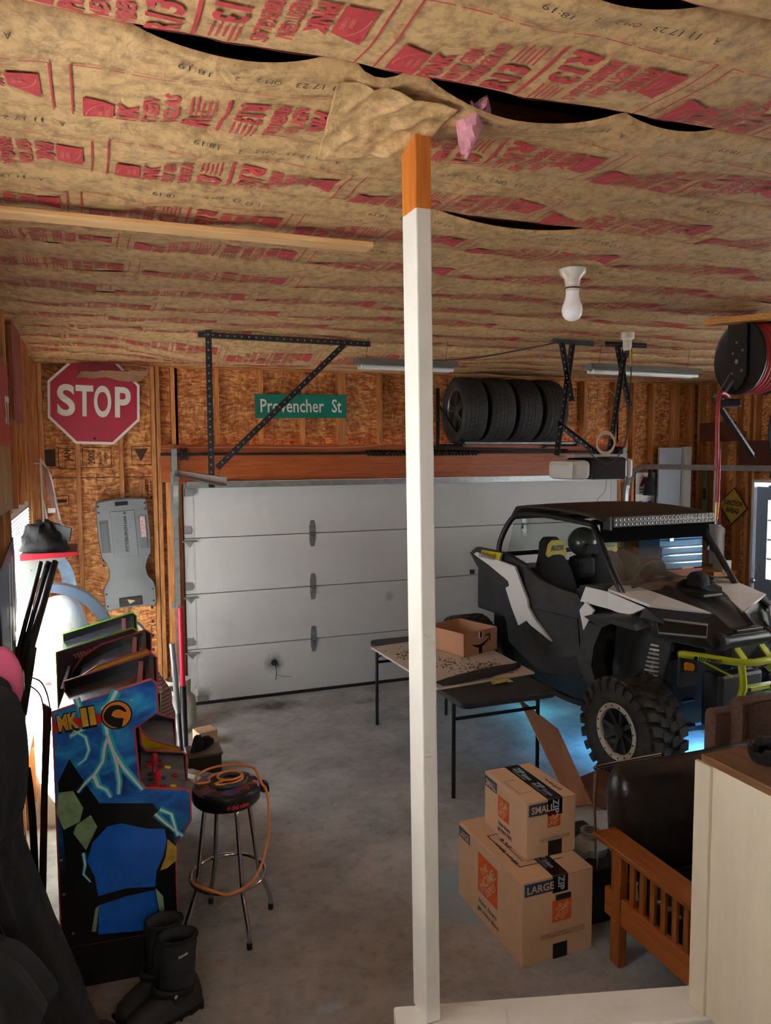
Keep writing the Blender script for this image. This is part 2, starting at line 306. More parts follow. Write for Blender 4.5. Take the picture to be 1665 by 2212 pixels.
def battz(k, x, v):
    """height and near/far shift of paper of batt k at x, v in 0..1 (near to far)"""
    x = np.asarray(x, float); v = np.asarray(v, float)
    A = sagamp[k]*(1+.2*np.sin(x*1.7+k)+.1*np.sin(x*4.1+2*k))
    z = HC+.02-A*np.sin(PI*np.clip(v, 0, 1))**.36
    for s, e in ((k, 0.), (k+1, 1.)):
        dv = np.abs(v-e)*SP
        for xs, am in stap[s]:
            dx = (x-xs)
            z = z-am*.016*np.exp(-(dx/(.02+.35*dv))**2)*np.exp(-dv/.09)*np.sin(PI*np.clip(v, 0, 1))**.5 + am*.009*np.exp(-((np.abs(dx)-.05)/(.03+.3*dv))**2)*np.exp(-dv/.08)*np.sin(PI*np.clip(v, 0, 1))
    for a, b, p, am in wk[k]: z = z+am*np.sin(a*x+b*v+p)*np.minimum(1, 6*v*(1-v)+.2)
    g0 = gapw(k, x); g1 = gapw(k+1, x)
    z = z-.9*g0*np.exp(-v*SP/.05)-.25*g1*np.exp(-(1-v)*SP/.05)
    y = Y0+SP*(k+v)+g0*np.exp(-v*SP/.06)-.25*g1*np.exp(-(1-v)*SP/.06)
    # a loose batt sagging in front of the garage door wall
    win = 1/(1+np.exp(-(x+.35)/.14))/(1+np.exp((x-2.1)/.25))
    if k == 12: z = z-.13*v**1.1*win*(1+.12*np.sin(3*x))
    elif k > 12: z = z-win*np.maximum(0, .12-.05*(k-13+v))
    return y, z
def batt_print(k, lod):
    """printed marks of batt k: (red verts, faces), (black verts, faces)"""
    R = G(); K = G()
    def put(g, pts, fs):
        o = len(g.v); g.v += pts; g.f += [tuple(i+o for i in f) for f in fs]
    def strip(g, x0, v0, x1, v1, w):
        n = max(2, int(max(abs(x1-x0)/.03, abs(v1-v0)*SP/.03))+1); dx, dv = x1-x0, (v1-v0)*SP; L = math.hypot(dx, dv); px, pv = -dv/L*w/2, dx/L*w/2/SP
        pts = []
        for i in range(n):
            t = i/(n-1); pts += [(x0+(x1-x0)*t-px, v0+(v1-v0)*t-pv), (x0+(x1-x0)*t+px, v0+(v1-v0)*t+pv)]
        put(g, pts, [(2*i, 2*i+1, 2*i+3, 2*i+2) for i in range(n-1)])
    def word(g, s, x, v, ud, vd, size, width, bold=0.):
        vs, fs = text2d(s, size, bold, 1., 0., 2 if lod else 1); w = max(q[0] for q in vs); q = width/w
        put(g, [(x+ud[0]*a*q+vd[0]*b, v+(ud[1]*a*q+vd[1]*b)/SP) for a, b in vs], fs)
    def quad(g, pts, n=6):
        q = [(pts[0][0]*(1-a)*(1-b)+pts[1][0]*(1-a)*b+pts[2][0]*a*b+pts[3][0]*a*(1-b), pts[0][1]*(1-a)*(1-b)+pts[1][1]*(1-a)*b+pts[2][1]*a*b+pts[3][1]*a*(1-b)) for a in [i/n for i in range(n+1)] for b in [j/n for j in range(n+1)]]
        put(g, q, [(i*(n+1)+j, (i+1)*(n+1)+j, (i+1)*(n+1)+j+1, i*(n+1)+j+1) for i in range(n) for j in range(n)])
    c = phase[k]+.33
    while c-.7 > XL-.2: c -= .7
    bc = .68
    while c < XR+.3:
        if c > 5.5 and k > 12: break
        for s in (1, -1):
            ud = (0, s); vd = (s, 0)
            def P(dx, dv): return c+s*dx, bc+s*dv
            x, v = P(.026, -.25); word(R, 'R13', x, v, ud, vd, .060, .118, .035)
            for i in range(5):
                x0, v0 = P(.030+i*.0125, .06); x1, v1 = P(.030+i*.0125, .235-.02*(i % 3)); strip(R, x0, v0, x1, v1, .0045)
            x, v = P(.106, -.25); word(R, 'FIBERGLAS', x, v, ud, vd, .031, .190, .03)
            x, v = P(.150, -.25); word(R, 'NEXT GEN', x, v, ud, vd, .031, .155, .03)
            x, v = P(.194, -.25); word(R, 'PINK', x, v, ud, vd, .040, .115, .04)
            q = [P(.243, -.25), P(.243, -.02), P(.308, .04), P(.308, -.24)]; quad(R, q)
        strip(R, c, bc-.26, c, bc+.25, .008)
        for s in (-1, 1): strip(R, c+s*.33, .30, c+s*.33, .94, .004)
        t = -.33
        while t < .33:
            l = random.choice((.03, .06, .09)); strip(R, c+t, .30, min(c+t+l, c+.33), .30, .003); t += l+.014
        strip(R, c-.33, .945, c+.33, .945, .0025)
        if lod:
            word(K, '18:19', c-.06, .13, (-1, 0), (0, 1), .018, .065); word(K, '2', c+.0, .13, (-1, 0), (0, 1), .018, .010); word(K, 'OM-2', c+.09, .13, (-1, 0), (0, 1), .018, .055); word(K, '11 17 23', c+.22, .13, (-1, 0), (0, 1), .018, .10); word(K, 'A', c+.27, .13, (-1, 0), (0, 1), .018, .013)
        c += .70
    for g in (R, K):
        if g.v: a = np.array(g.v); y, z = battz(k, a[:, 0], a[:, 1]); g.v = np.stack([a[:, 0], y, z-.0050], 1).tolist()
    return R, K
logo_ink = M('paper_on_red', S(205, 140, 110), .65)
NX = 300
for k in range(NB):
    xs = np.linspace(XL-.1, XR+.1, NX); vsx = np.array([0, .02, .06, .12, .2, .3, .42, .55, .68, .78, .86, .92, .96, .985, 1.0]); g = G()
    Xg, Vg = np.meshgrid(xs, vsx, indexing='ij'); yy, zz = battz(k, Xg, Vg); nv = len(vsx)
    g.v = list(zip(Xg.ravel().tolist(), yy.ravel().tolist(), zz.ravel().tolist())); g.f = [(i*nv+j, (i+1)*nv+j, (i+1)*nv+j+1, i*nv+j+1) for i in range(NX-1) for j in range(nv-1)]
    bt = g.build('insulation_batt', kraft, ceil, smooth=True, auto=80)
    R, K = batt_print(k, k < 7)
    R.build('red_print', redink, bt)
    if K.v: K.build('date_stamp', blackink, bt)
    # logo writing inside the red blocks
    if k < 8:
        L = G(); c = phase[k]+.33
        while c-.7 > XL-.2: c -= .7
        while c < XR+.3:
            for s in (1, -1):
                for w_, dx, wd_ in (('OWENS', .266, .034), ('CORNING', .252, .044)):
                    vs, fs = text2d(w_, .0095, .0, 1., 0., 1); q = wd_/max(a for a, b in vs); o = len(L.v); L.v += [(c+s*(dx+b), .68+s*(-.17+a_*q/SP)) for a_, b in vs]; L.f += [tuple(i+o for i in f) for f in fs]
                n = 8; o = len(L.v); L.v += [(c+s*(.247+e+.054*math.sin(PI/2*i/n)), .68+s*(-.01-.17*(1-math.cos(PI/2*i/n)))) for i in range(n+1) for e in (0, .002)]; L.f += [(o+2*i, o+2*i+1, o+2*i+3, o+2*i+2) for i in range(n)]
            c += .7
        a = np.array(L.v); y, z = battz(k, a[:, 0], a[:, 1]); L.v = np.stack([a[:, 0], y, z-.0068], 1).tolist()
        L.build('logo_print', logo_ink, bt)
for k in range(NB):   # joists seen through the open seams
    G().box(((XL+XR)/2, Y0+SP*k, 3.32), (XR-XL, .038, .14)).build('joist', pine_x, ceil)
# torn flap and loose wool round the post head
def crumple(P, nu, nv, amp, seed, fq=9.):
    def fn(a, b):
        p = Vector(P[0])*(1-a)*(1-b)+Vector(P[1])*a*(1-b)+Vector(P[2])*a*b+Vector(P[3])*(1-a)*b
        n = 1.3*(.5-abs(noise.noise(Vector((a*fq*.5+b*fq*.32+seed, b*fq*.22-a*fq*.1, seed)))))+.9*noise.noise(Vector((a*fq*.35, b*fq*.45, seed+9)))+.3*noise.noise(Vector((a*fq*1.3, b*fq*1.1, seed+4)))
        return p+Vector((0, 0, -1))*amp*(n*1.0+.25)
    return G().grid(fn, nu, nv)
bt3 = [c for c in ceil.children if c.name.startswith('insulation_batt')][3]
fl = crumple([(-.25, -5.70, 3.19), (.04, -5.69, 3.19), (.03, -5.50, 3.155), (-.20, -5.36, 3.165)], 70, 50, .014, 2.7, 6.5).build('torn_flap', kraft, bt3, smooth=True, auto=70, solid=.001)
G().grid(lambda a, b: (.075+.06*a+.012*math.sin(7*b+5*a), -5.685+.012*math.sin(9*a)+.09*b, 3.205-.10*b**1.4*(1-abs(2*a-1)**2)-.012*math.sin(11*a+6*b)), 14, 16).build('loose_wool', pinkwool, bt3, smooth=True, solid=.006)
crumple([(-.85, -.35, 3.11), (-.30, -.40, 3.12), (-.34, -.1, 3.06), (-.90, -.06, 3.07)], 14, 8, .03, 8.).build('loose_end', M('brown_paper', S(150, 112, 82), .8, nz=(12, .3)), [c for c in ceil.children if c.name.startswith('insulation_batt')][14], smooth=True, solid=.004)
# ---- back wall
wb = struct(G().box(((XL-.1+.0)/2-.02, .10, 1.7), (abs(XL)+.1, .02, 3.5)).box(((4.92+XR+.1)/2, .10, 1.7), (XR+.1-4.92, .02, 3.5)).box((2.45, .10, 2.95), (5.0, .02, 1.4)).build('wall_back', osb))
def stud(wall, x, z0, z1, y=.045, w=.038, d=.09): return G().box((x, y, (z0+z1)/2), (w, d, z1-z0), .003).build('stud', pine, wall)
for x in (-1.19, -.90, -.535, -.25, -.205, -.07, .33, .75, 1.16, 1.535, 1.575, 1.97, 2.38, 2.79, 3.20, 3.61, 4.02, 4.43, 4.84, 5.10, 5.38, 5.70, 5.745, 5.96):
    stud(wb, x, 2.48 if -.1 < x < 4.9 else 0.0, 3.18)
for x in (-.135, -.10, -.06): stud(wb, x, 0, 2.16, .035)
for x in (4.95, 5.0): stud(wb, x, 0, 2.5, .045)
G().box(((XL+XR)/2, .045, 3.2), (XR-XL, .09, .038)).build('top_plate', pine_x, wb)
G().box((-.62, .045, .02), (1.1, .09, .038)).build('bottom_plate', pine_x, wb)
hb = G().box((2.38, -.012, 2.30), (5.14, .03, .345), .003).build('header_board', header_m, wb)
G().box((-.36, .06, 2.09), (.05, .05, .14)).build('wood_block', pine, wb)
osbst = M('osb_stamp', S(58, 36, 20), .7); st = G()
def stamp(s, x, z, size, width, vert=True):
    if vert: lettering(st, s, (x, .088, z), (0, 0, 1), (-1, 0, 0), size, .01, width=width)
    else: lettering(st, s, (x, .088, z), (1, 0, 0), (0, 0, 1), size, .01, width=width)
def sbox(x0, z0, x1, z1, t=.006):
    for (cx, cz, w, h) in (((x0+x1)/2, z0, x1-x0, t), ((x0+x1)/2, z1, x1-x0, t), (x0, (z0+z1)/2, t, z1-z0), (x1, (z0+z1)/2, t, z1-z0)): st.box((cx, .0885, cz), (w, .002, h))
stamp('JAN', -.96, 2.33, .055, .10); stamp('2002', -.76, 2.30, .055, .13); stamp('MADE IN', -.70, 2.30, .022, .11); stamp('CANADA', -.66, 2.30, .022, .11); sbox(-1.06, 2.26, -.92, 2.44); sbox(-.86, 2.27, -.62, 2.45)
st.add([(-.42, .088, 2.44), (-.30, .088, 2.44), (-.36, .088, 2.32)], [(0, 1, 2)]); st.box((-1.13, .0885, 2.36), (.09, .002, .15)); sbox(-.44, 2.29, -.27, 2.46)
sbox(-1.10, 1.93, -.99, 2.02); st.box((-1.045, .0885, 1.975), (.08, .002, .03))
for i in range(5): [st.box((-.31+.03*i, .0885, 1.99+.028*j), (.012, .002, .018)) for j in range(6) if (i*7+j*3) % 5]
for i in range(12): st.box((-.30+.04*(i % 3), .0885, .55+.045*i), (.022, .002, .03))
sbox(-.32, .98, -.22, 1.10); sbox(-.31, .66, -.21, .78)
for i in range(3): st.box((4.14+.15*i, .0885, 3.05), (.07, .002, .012)).box((4.14+.15*i, .0885, 3.075), (.05, .002, .012))
for i in range(4): sbox(4.08+.15*i, 3.0, 4.2+.15*i, 3.1)
st.build('panel_stamps', osbst, wb)
for zz in (2.18, 1.0): G().box((-.62, .0895, zz), (1.1, .004, .006)).build('panel_joint', black_m, wb)
for x_, w_ in ((-.05, .12), (4.935, .12)): G().box((x_, .07, 1.08), (w_, .04, 2.16)).build('jamb', pine, wb)
# ---- left wall with window
wl = bpy.data.objects.new('wall_left', None); COL.objects.link(wl); struct(wl)
WY0, WY1, WZ0, WZ1 = -2.55, -1.0, .38, 2.06            # window in view
NY0, NY1, NZ0, NZ1 = -6.5, -4.75, 1.85, 2.75              # unseen window by the landing, added to light post and boxes from the left
def wallpanel(y0, y1, z0, z1): G().box((XL-.10, (y0+y1)/2, (z0+z1)/2), (.02, y1-y0, z1-z0)).build('sheathing', osb, wl)
wallpanel(YF, NY0, 0, 3.4); wallpanel(NY0, NY1, 0, NZ0); wallpanel(NY0, NY1, NZ1, 3.4); wallpanel(NY1, WY0, 0, 3.4); wallpanel(WY0, WY1, 0, WZ0); wallpanel(WY0, WY1, WZ1, 3.4); wallpanel(WY1, .12, 0, 3.4)
for i in range(24):
    y = -.06-.405*i
    if WY0-.02 < y < WY1+.02:
        G().box((XL-.045, y, (WZ1+3.2)/2), (.09, .038, 3.2-WZ1)).build('stud', pine, wl); G().box((XL-.045, y, WZ0/2), (.09, .038, WZ0)).build('stud', pine, wl)
    elif NY0 < y < NY1: G().box((XL-.045, y, NZ0/2), (.09, .038, NZ0)).build('stud', pine, wl); G().box((XL-.045, y, (NZ1+3.2)/2), (.09, .038, 3.2-NZ1)).build('stud', pine, wl)
    else: G().box((XL-.045, y, 1.6), (.09, .038, 3.2), .003).build('stud', pine, wl)
for y in (WY0-.03, WY1+.03): G().box((XL-.045, y, 1.6), (.09, .04, 3.2)).build('jack_stud', pine, wl)
G().box((XL-.045, YF/2, 3.2), (.09, -YF, .038)).build('top_plate', pine_y, wl)
whitep = M('white_vinyl', S(232, 232, 228), .4)
def window(name, y0, y1, z0, z1, x, mull=True):
    w = bpy.data.objects.new(name, None); COL.objects.link(w); struct(w); w.location = (x, (y0+y1)/2, z0); h = z1-z0; l = y1-y0
    G().box((0, -l/2+.025, h/2), (.07, .05, h)).box((0, l/2-.025, h/2), (.07, .05, h)).box((0, 0, .025), (.07, l-.1, .05)).box((0, 0, h-.025), (.07, l-.1, .05)).build('window_frame', whitep, w)
    if mull: G().box((0, 0, h*.5), (.05, l-.1, .045)).build('sash_rail', whitep, w)
    g = G().box((.0, 0, h/2), (.004, l-.1, h-.1)).build('pane', M('window_glass', (1, 1, 1), 0., trans=1.), w)
    return w
def glass_mat():
    m = MATS['window_glass']; nt = m.node_tree; nt.nodes.remove(nt.nodes['Principled BSDF']); t = nt.nodes.new('ShaderNodeBsdfTransparent'); gl = nt.nodes.new('ShaderNodeBsdfGlossy'); gl.inputs['Roughness'].default_value = .02
    mx = nt.nodes.new('ShaderNodeMixShader'); mx.inputs[0].default_value = .05; nt.links.new(t.outputs[0], mx.inputs[1]); nt.links.new(gl.outputs[0], mx.inputs[2]); nt.links.new(mx.outputs[0], nt.nodes['Material Output'].inputs[0])
window('window_1', WY0, WY1, WZ0, WZ1, XL-.06); window('added_window_2', NY0, NY1, NZ0, NZ1, XL-.08); glass_mat()
struct(G().box((XL-.48, YF/2+.1, 2.97), (.76, -YF+.4, .05)).build('added_eave', whitep))   # unseen eave, added to keep the sun out of the landing window
# blind at the head of the visible window
vb = thing('window_blind', 'white slatted blind pulled up at the left window', 'blind', (XL-.03, (WY0+WY1)/2, WZ1-.05))
for i in range(9): G().box((0, 0, -.022*i), (.03, WY1-WY0-.14, .004)).build('slat', whitep, vb)
# ---- right wall with entry door
wr = bpy.data.objects.new('wall_right', None); COL.objects.link(wr); struct(wr)
DY0, DY1, DZ = -1.84, -.915, 2.06
RW = (-5.4, -3.0, 1.0, 2.4)                          # unseen right wall window, added to bring light deeper into the room
def rpanel(y0, y1, z0, z1): G().box((XR+.10, (y0+y1)/2, (z0+z1)/2), (.02, y1-y0, z1-z0)).build('sheathing', osb, wr)
rpanel(YF, RW[0], 0, 3.4); rpanel(RW[0], RW[1], 0, RW[2]); rpanel(RW[0], RW[1], RW[3], 3.4); rpanel(RW[1], DY0, 0, 3.4); rpanel(DY0, DY1, DZ, 3.4); rpanel(DY1, .12, 0, 3.4)
for y in (-.05, -.22, -.40, -.62, -.80, -.88):
    G().box((XR+.045, y, 1.6), (.09, .038, 3.2), .003).build('stud', pine, wr)
for i in range(18):
    if not RW[0] < -1.9-.405*i < RW[1]: G().box((XR+.045, -1.9-.405*i, 1.6), (.09, .038, 3.2), .003).build('stud', pine, wr)
for y in (-1.15, -1.55): G().box((XR+.045, y, (DZ+3.2)/2), (.09, .038, 3.2-DZ)).build('stud', pine, wr)
G().box((XR+.045, YF/2, 3.2), (.09, -YF, .038)).build('top_plate', pine_y, wr)
G().prism([(-.08, 2.50), (-.08, 2.72), (-.62, 2.72), (-.72, 2.50)], XR-.012, XR, 'yz').build('red_board', plyred_m, wr)
G().box((XR-.006, -1.15, 2.33), (.012, .9, .34)).build('red_board', plyred_m, wr)
d2 = bpy.data.objects.new('door_2', None); COL.objects.link(d2); struct(d2); d2.location = (XR+.03, (DY0+DY1)/2, 0)
dm = M('painted_door', S(150, 172, 196), .45, nz=(3, .08)); dl = DY1-DY0
G().box((0, -dl/2-.0, DZ/2), (.11, .03, DZ)).box((0, dl/2, DZ/2), (.11, .03, DZ)).box((0, 0, DZ), (.11, dl, .03)).build('door_frame', M('door_white', S(214, 220, 224), .45), d2)
G().box((.0, dl/2-.10, 1.0), (.044, .15, 2.0)).box((.0, -dl/2+.10, 1.0), (.044, .15, 2.0)).box((0, 0, .5), (.044, dl-.34, 1.0)).box((0, 0, 1.94), (.044, dl-.34, .16)).build('door_leaf', dm, d2)
G().box((0, 0, 1.43), (.004, dl-.34, .86)).build('pane', MATS['window_glass'], d2)
mu = G()
for zz in (1.22, 1.43, 1.64): mu.box((0, 0, zz), (.02, dl-.34, .02))
for yy in (-.1, .1): mu.box((0, yy, 1.43), (.02, .02, .86))
mu.build('muntins', M('door_white', (1, 1, 1)), d2)
steel = M('brushed_steel', S(190, 190, 188), .3, 1.); galv = M('galvanised', S(168, 172, 172), .42, .85, nz=(14, .25)); darkst = M('dark_steel', S(62, 62, 64), .45, .7, nz=(20, .3))
k_ = G(); k_.cyl((-.02, dl/2-.065, .97), (-.06, dl/2-.065, .97), .014); k_.ball((-.085, dl/2-.065, .97), .03); k_.build('door_knob', steel, d2, smooth=True)
G().cyl((-.02, dl/2-.065, 1.12), (-.04, dl/2-.065, 1.12), .022).build('deadbolt', steel, d2)
window('added_window_3', RW[0], RW[1], RW[2], RW[3], XR+.08)
# ---- wall behind the camera with a high opening added to let in sky light
wf = struct(G().box(((XL+XR)/2, YF, 3.2), (XR-XL+.2, .1, .5)).box((2.9, YF, 1.6), (6.4, .1, 3.3)).box((-.75, YF, 1.0), (.95, .1, 2.1)).build('wall_front', M('drywall', S(205, 200, 190), .8)))
# ---- sampling portals in the openings (they give off no light themselves)
def portal(loc, d, w, h):
    l = bpy.data.lights.new('portal', 'AREA'); l.shape = 'RECTANGLE'; l.size = w; l.size_y = h; l.cycles.is_portal = True
    o = bpy.data.objects.new('portal', l); COL.objects.link(o); o.location = loc; o.rotation_euler = Vector(d).to_track_quat('-Z', 'Z' if abs(d[2]) < .5 else 'Y').to_euler()
    return o
portal((XL-.13, (WY0+WY1)/2, (WZ0+WZ1)/2), (1, 0, 0), WY1-WY0, WZ1-WZ0); portal((XL-.13, (NY0+NY1)/2, (NZ0+NZ1)/2), (1, 0, 0), NY1-NY0, NZ1-NZ0)
portal((XR+.13, (RW[0]+RW[1])/2, (RW[2]+RW[3])/2), (-1, 0, 0), RW[1]-RW[0], RW[3]-RW[2]); portal((XR+.13, (DY0+DY1)/2, 1.43), (-1, 0, 0), .62, .88); portal((-.78, YF-.06, 2.5), (0, 1, 0), 1.0, .95)
# ---- garage door
d1 = bpy.data.objects.new('door_1', None); COL.objects.link(d1); struct(d1); d1.location = (0, 0, 0)
dwhite = M('door_panel_white', S(206, 208, 206), .5, nz=(2.2, .05), bump=(60, .05))
def smudge(m, x, z, r, col):
    nt = m.node_tree; b = nt.nodes['Principled BSDF']; src = b.inputs['Base Color'].links[0].from_socket; tc = nt.nodes.new('ShaderNodeTexCoord'); sb = nt.nodes.new('ShaderNodeVectorMath'); sb.operation = 'DISTANCE'; sb.inputs[1].default_value = (x, 0, z); nt.links.new(tc.outputs['Object'], sb.inputs[0])
    n = nt.nodes.new('ShaderNodeTexNoise'); n.inputs['Scale'].default_value = 14; nt.links.new(tc.outputs['Object'], n.inputs[0]); ad = nt.nodes.new('ShaderNodeMath'); ad.operation = 'MULTIPLY_ADD'; ad.inputs[1].default_value = r*1.2; nt.links.new(n.outputs['Fac'], ad.inputs[0]); nt.links.new(sb.outputs['Value'], ad.inputs[2])
    mr = nt.nodes.new('ShaderNodeMapRange'); mr.inputs[1].default_value = r*.6; mr.inputs[2].default_value = r*1.9; mr.inputs[3].default_value = .9; mr.inputs[4].default_value = 0; nt.links.new(ad.outputs[0], mr.inputs[0]); mx = nt.nodes.new('ShaderNodeMix'); mx.data_type = 'RGBA'; mx.inputs[7].default_value = (*col, 1); nt.links.new(mr.outputs[0], mx.inputs[0]); nt.links.new(src, mx.inputs[6]); nt.links.new(mx.outputs[2], b.inputs['Base Color'])
smudge(dwhite, .83, .33, .085, S(50, 48, 46)); smudge(dwhite, 2.05, .9, .05, S(150, 146, 136)); smudge(dwhite, .12, .07, .10, S(120, 112, 100)); PH = 2.13/4
for i in range(4): G().box((2.44, .022, PH*(i+.5)), (4.88, .044, PH-.006), .005).build('panel', dwhite, d1)
edge = M('end_stile_white', S(196, 198, 196), .5)
for i in range(4):
    G().box((.045, -.002, PH*(i+.5)), (.09, .006, PH-.02)).build('end_stile', edge, d1)
    G().box((4.835, -.002, PH*(i+.5)), (.09, .006, PH-.02)).build('end_stile', edge, d1)
G().box((2.44, .0, .012), (4.88, .05, .026)).build('bottom_seal', M('rubber', (.012, .012, .012), .8), d1)
G().box((2.44, .025, 1.06), (4.9, .01, 2.1)).build('seam_backing', M('seam_dark', S(60, 58, 54), .8), d1)
G().box((2.44, -.035, 2.12), (4.84, .07, .012)).box((2.44, -.065, 2.095), (4.84, .012, .05)).build('top_strut', galv, d1)
def hinge(x, z):
    h = G().prism([(x-.018, z-.13), (x+.018, z-.13), (x+.03, z-.07), (x+.03, z+.07), (x+.018, z+.13), (x-.018, z+.13), (x-.03, z+.07), (x-.03, z-.07)], -.004, 0).build('hinge', galv, d1)
    G().cyl((x-.028, -.014, z), (x+.028, -.014, z), .012).box((x, -.012, z-.035), (.035, .02, .03)).build('hinge_knuckle', galv, h)
for i in (1, 2, 3):
    for x in (1.235, 2.44, 3.65): hinge(x, PH*i)
for i in (1, 2, 3):
    for x, s in ((.045, 1), (4.835, -1)):
        h = G().prism([(x-s*.045, PH*i+.04), (x+s*.02, PH*i+.04), (x+s*.04, PH*i+.075), (x+s*.02, PH*i+.12), (x-s*.045, PH*i+.12)], -.006, 0).build('edge_hinge', galv, d1)
        G().prism([(x-s*.045, PH*i-.03), (x+s*.05, PH*i-.03), (x, PH*i-.09)], -.006, 0).cyl((x-s*.07, -.03, PH*i-.025), (x+s*.07, -.03, PH*i-.025), .009).build('roller_bracket', galv, h)
G().box((.05, -.02, 2.03), (.08, .05, .07)).build('top_roller_bracket', galv, d1); G().box((.13, -.004, .06), (.10, .008, .05)).build('bottom_bracket', galv, d1)
lk = G(); lk.lathe([(.0, 0), (.03, 0), (.026, .02), (0, .022)], (.83, -.0, .33), (0, -1, 0), 16); lk.build('lock', darkst, d1); G().tube(sm([(.83, -.02, .33), (.845, -.03, .25), (.84, -.02, .16)], 6), .004, 6).tube(sm([(.84, -.02, .22), (.9, -.02, .19), (1.0, -.01, .17)], 6), .002, 5).build('lock_cord', darkst, d1)
# tracks
def track(x, s):
    t = G(); path = [(x, -.05, .05), (x, -.05, 1.85)]+[(x, -.05-.33*(1-math.cos(a)), 1.88+.34*math.sin(a)) for a in [PI/2*i/8 for i in range(1, 9)]]+[(x, -2.9, 2.235)]
    P = [Vector(p) for p in path]
    for off, w in ((0, .004), ):
        rings = []
        for i, p in enumerate(P):
            d = (P[min(i+1, len(P)-1)]-P[max(i-1, 0)]).normalized(); n = Vector((0, d.z, -d.y)); u = Vector((1, 0, 0))*s
            rings.append([p+u*.0+n*.027, p+u*.045+n*.027, p+u*.045-n*.027, p+u*.0-n*.027, p+u*.004-n*.023, p+u*.041-n*.023, p+u*.041+n*.023, p+u*.004+n*.023])
        t.loft(rings)
    return t.build('track', galv, d1)
track(-.10, 1); track(4.98, -1)
fb = G().box((-.075, -.03, 2.02), (.075, .006, .42)).box((-.11, -.0, 2.02), (.006, .06, .42)).build('flag_bracket', galv, d1); G().box((-.10, -.02, .98), (.07, .012, .06)).build('jamb_bracket', galv, d1)
G().cyl((-.20, -.06, 2.385), (4.98, -.06, 2.385), .0135, n=12).build('torsion_shaft', darkst, d1, smooth=True)
for x, s in ((-.06, 1), (4.90, -1)):
    G().lathe([(.03, -.03), (.062, -.03), (.062, -.02), (.05, -.015), (.05, .015), (.062, .02), (.062, .03), (.03, .03)], (x+s*.07, -.06, 2.385), (1, 0, 0), 24).build('cable_drum', darkst, d1, smooth=True)
    G().box((x-s*.02, -.03, 2.33), (.05, .09, .21)).build('bearing_plate', galv, d1)
sp = G(); N = 330; x0, x1 = 1.79, 3.05
sp.tube([(x0+(x1-x0)*i/N, -.06+.030*math.cos(i*.62), 2.385+.030*math.sin(i*.62)) for i in range(N+1)], .005, 5); sp.build('torsion_spring', M('spring_black', S(34, 34, 36), .35, .6), d1, smooth=True)
G().cyl((1.80, -.06, 2.385), (3.04, -.06, 2.385), .022).build('spring_core', M('rubber', (0, 0, 0)), d1)
# ================================================================= FIXTURES ON WALL, CEILING AND DOOR
signred = M('sign_red', S(176, 12, 48), .35, nz=(5, .12)); signwhite = M('sign_white', S(232, 232, 226), .4); signgreen = M('sign_green', S(0, 124, 104), .4)
# stop sign
t = thing('stop_sign', 'red octagonal STOP sign on the bare wall above the creeper', 'sign', (-.745, -.02, 2.86), rot=(0, math.radians(1.5), 0))
def octo(r): return [(r*math.cos(PI/8+i*PI/4), r*math.sin(PI/8+i*PI/4)) for i in range(8)]
G().prism(octo(.412), 0, .004).build('border', signwhite, t); G().prism(octo(.388), -.0015, 0).build('face', signred, t)
g = G()
for s, x in (('S', -.305), ('T', -.155), ('O', -.005), ('P', .170)):
    vs_, fs_ = text2d(s, .255, .028, 1., 0., 10); g.add([Vector((x, -.0035, -.128))+Vector((a*(.145 if s != 'P' else .135)/max(q[0] for q in vs_), 0, b)) for a, b in vs_], fs_)
lab(g.build('lettering', signwhite, t), 'white letters STOP')
G().lathe([(0, 0), (.012, 0), (.008, .004), (0, .005)], (0, -.002, -.33), (0, -1, 0), 10).build('bolt', darkst, t)
# street sign
t = thing('street_sign', 'green Provencher St sign with white lettering above garage door', 'sign', (1.14, -.015, 2.845), rot=(0, math.radians(-.6), 0))
G().box((0, 0, 0), (.915, .004, .228), .0015).build('plate', signgreen, t); g = G(); lettering(g, 'Provencher', (-.405, -.003, -.058), (1, 0, 0), (0, 0, 1), .125, .012, width=.63); lettering(g, 'St', (.305, -.003, -.058), (1, 0, 0), (0, 0, 1), .125, .012, width=.10)
lab(g.build('lettering', signwhite, t), 'white letters Provencher St')
# creeper
cg = M('creeper_grey', S(120, 126, 130), .5, bump=(90, .15)); t = thing('mechanic_creeper', 'grey moulded plastic mechanic creeper hung on the wall', 'creeper', (-.49, -.06, .985), rot=(0, math.radians(-3.5), 0))
h = [(-.215, .99), (-.22, .96), (-.225, .70), (-.215, .50), (-.18, .44), (-.155, .36), (-.17, .28), (-.215, .22), (-.225, .18), (-.225, .03), (-.20, .0)]
prof = h+[(-.1, .015), (.1, .015)]+[(-x, z) for x, z in reversed(h)]+[(.19, 1.0), (.07, 1.012), (-.07, 1.012), (-.19, 1.0)]
g = G(); n = len(prof); cx, cz = 0, .5
def ins(p, k): return (p[0]*(1-k)+0*k, p[1]*(1-k)+cz*k)
g.loft([[(p[0], .05, p[1]) for p in prof], [(p[0], -.0, p[1]) for p in prof], [(ins(p, .025)[0], -.014, ins(p, .025)[1]) for p in prof], [(ins(p, .06)[0], -.017, ins(p, .06)[1]) for p in prof]]); g.build('body', cg, t, smooth=True, auto=35)
G().box((0, -.019, .69), (.21, .012, .42), .01).build('raised_panel', cg, t); g = G(); lettering(g, 'PITTSBURGH', (.028, -.026, .53), (0, 0, 1), (-1, 0, 0), .028, .02, width=.24); [g.box((.018, -.0275, .785+.012*i), (.024, .001, .007)) for i in range(6)]; g.add([(.03, -.0275, .87), (.005, -.0275, .87), (.018, -.0275, .895)], [(0, 1, 2)])
lab(g.build('lettering', M('ink_black', (.012, .012, .014), .5), t), 'black letters PITTSBURGH')
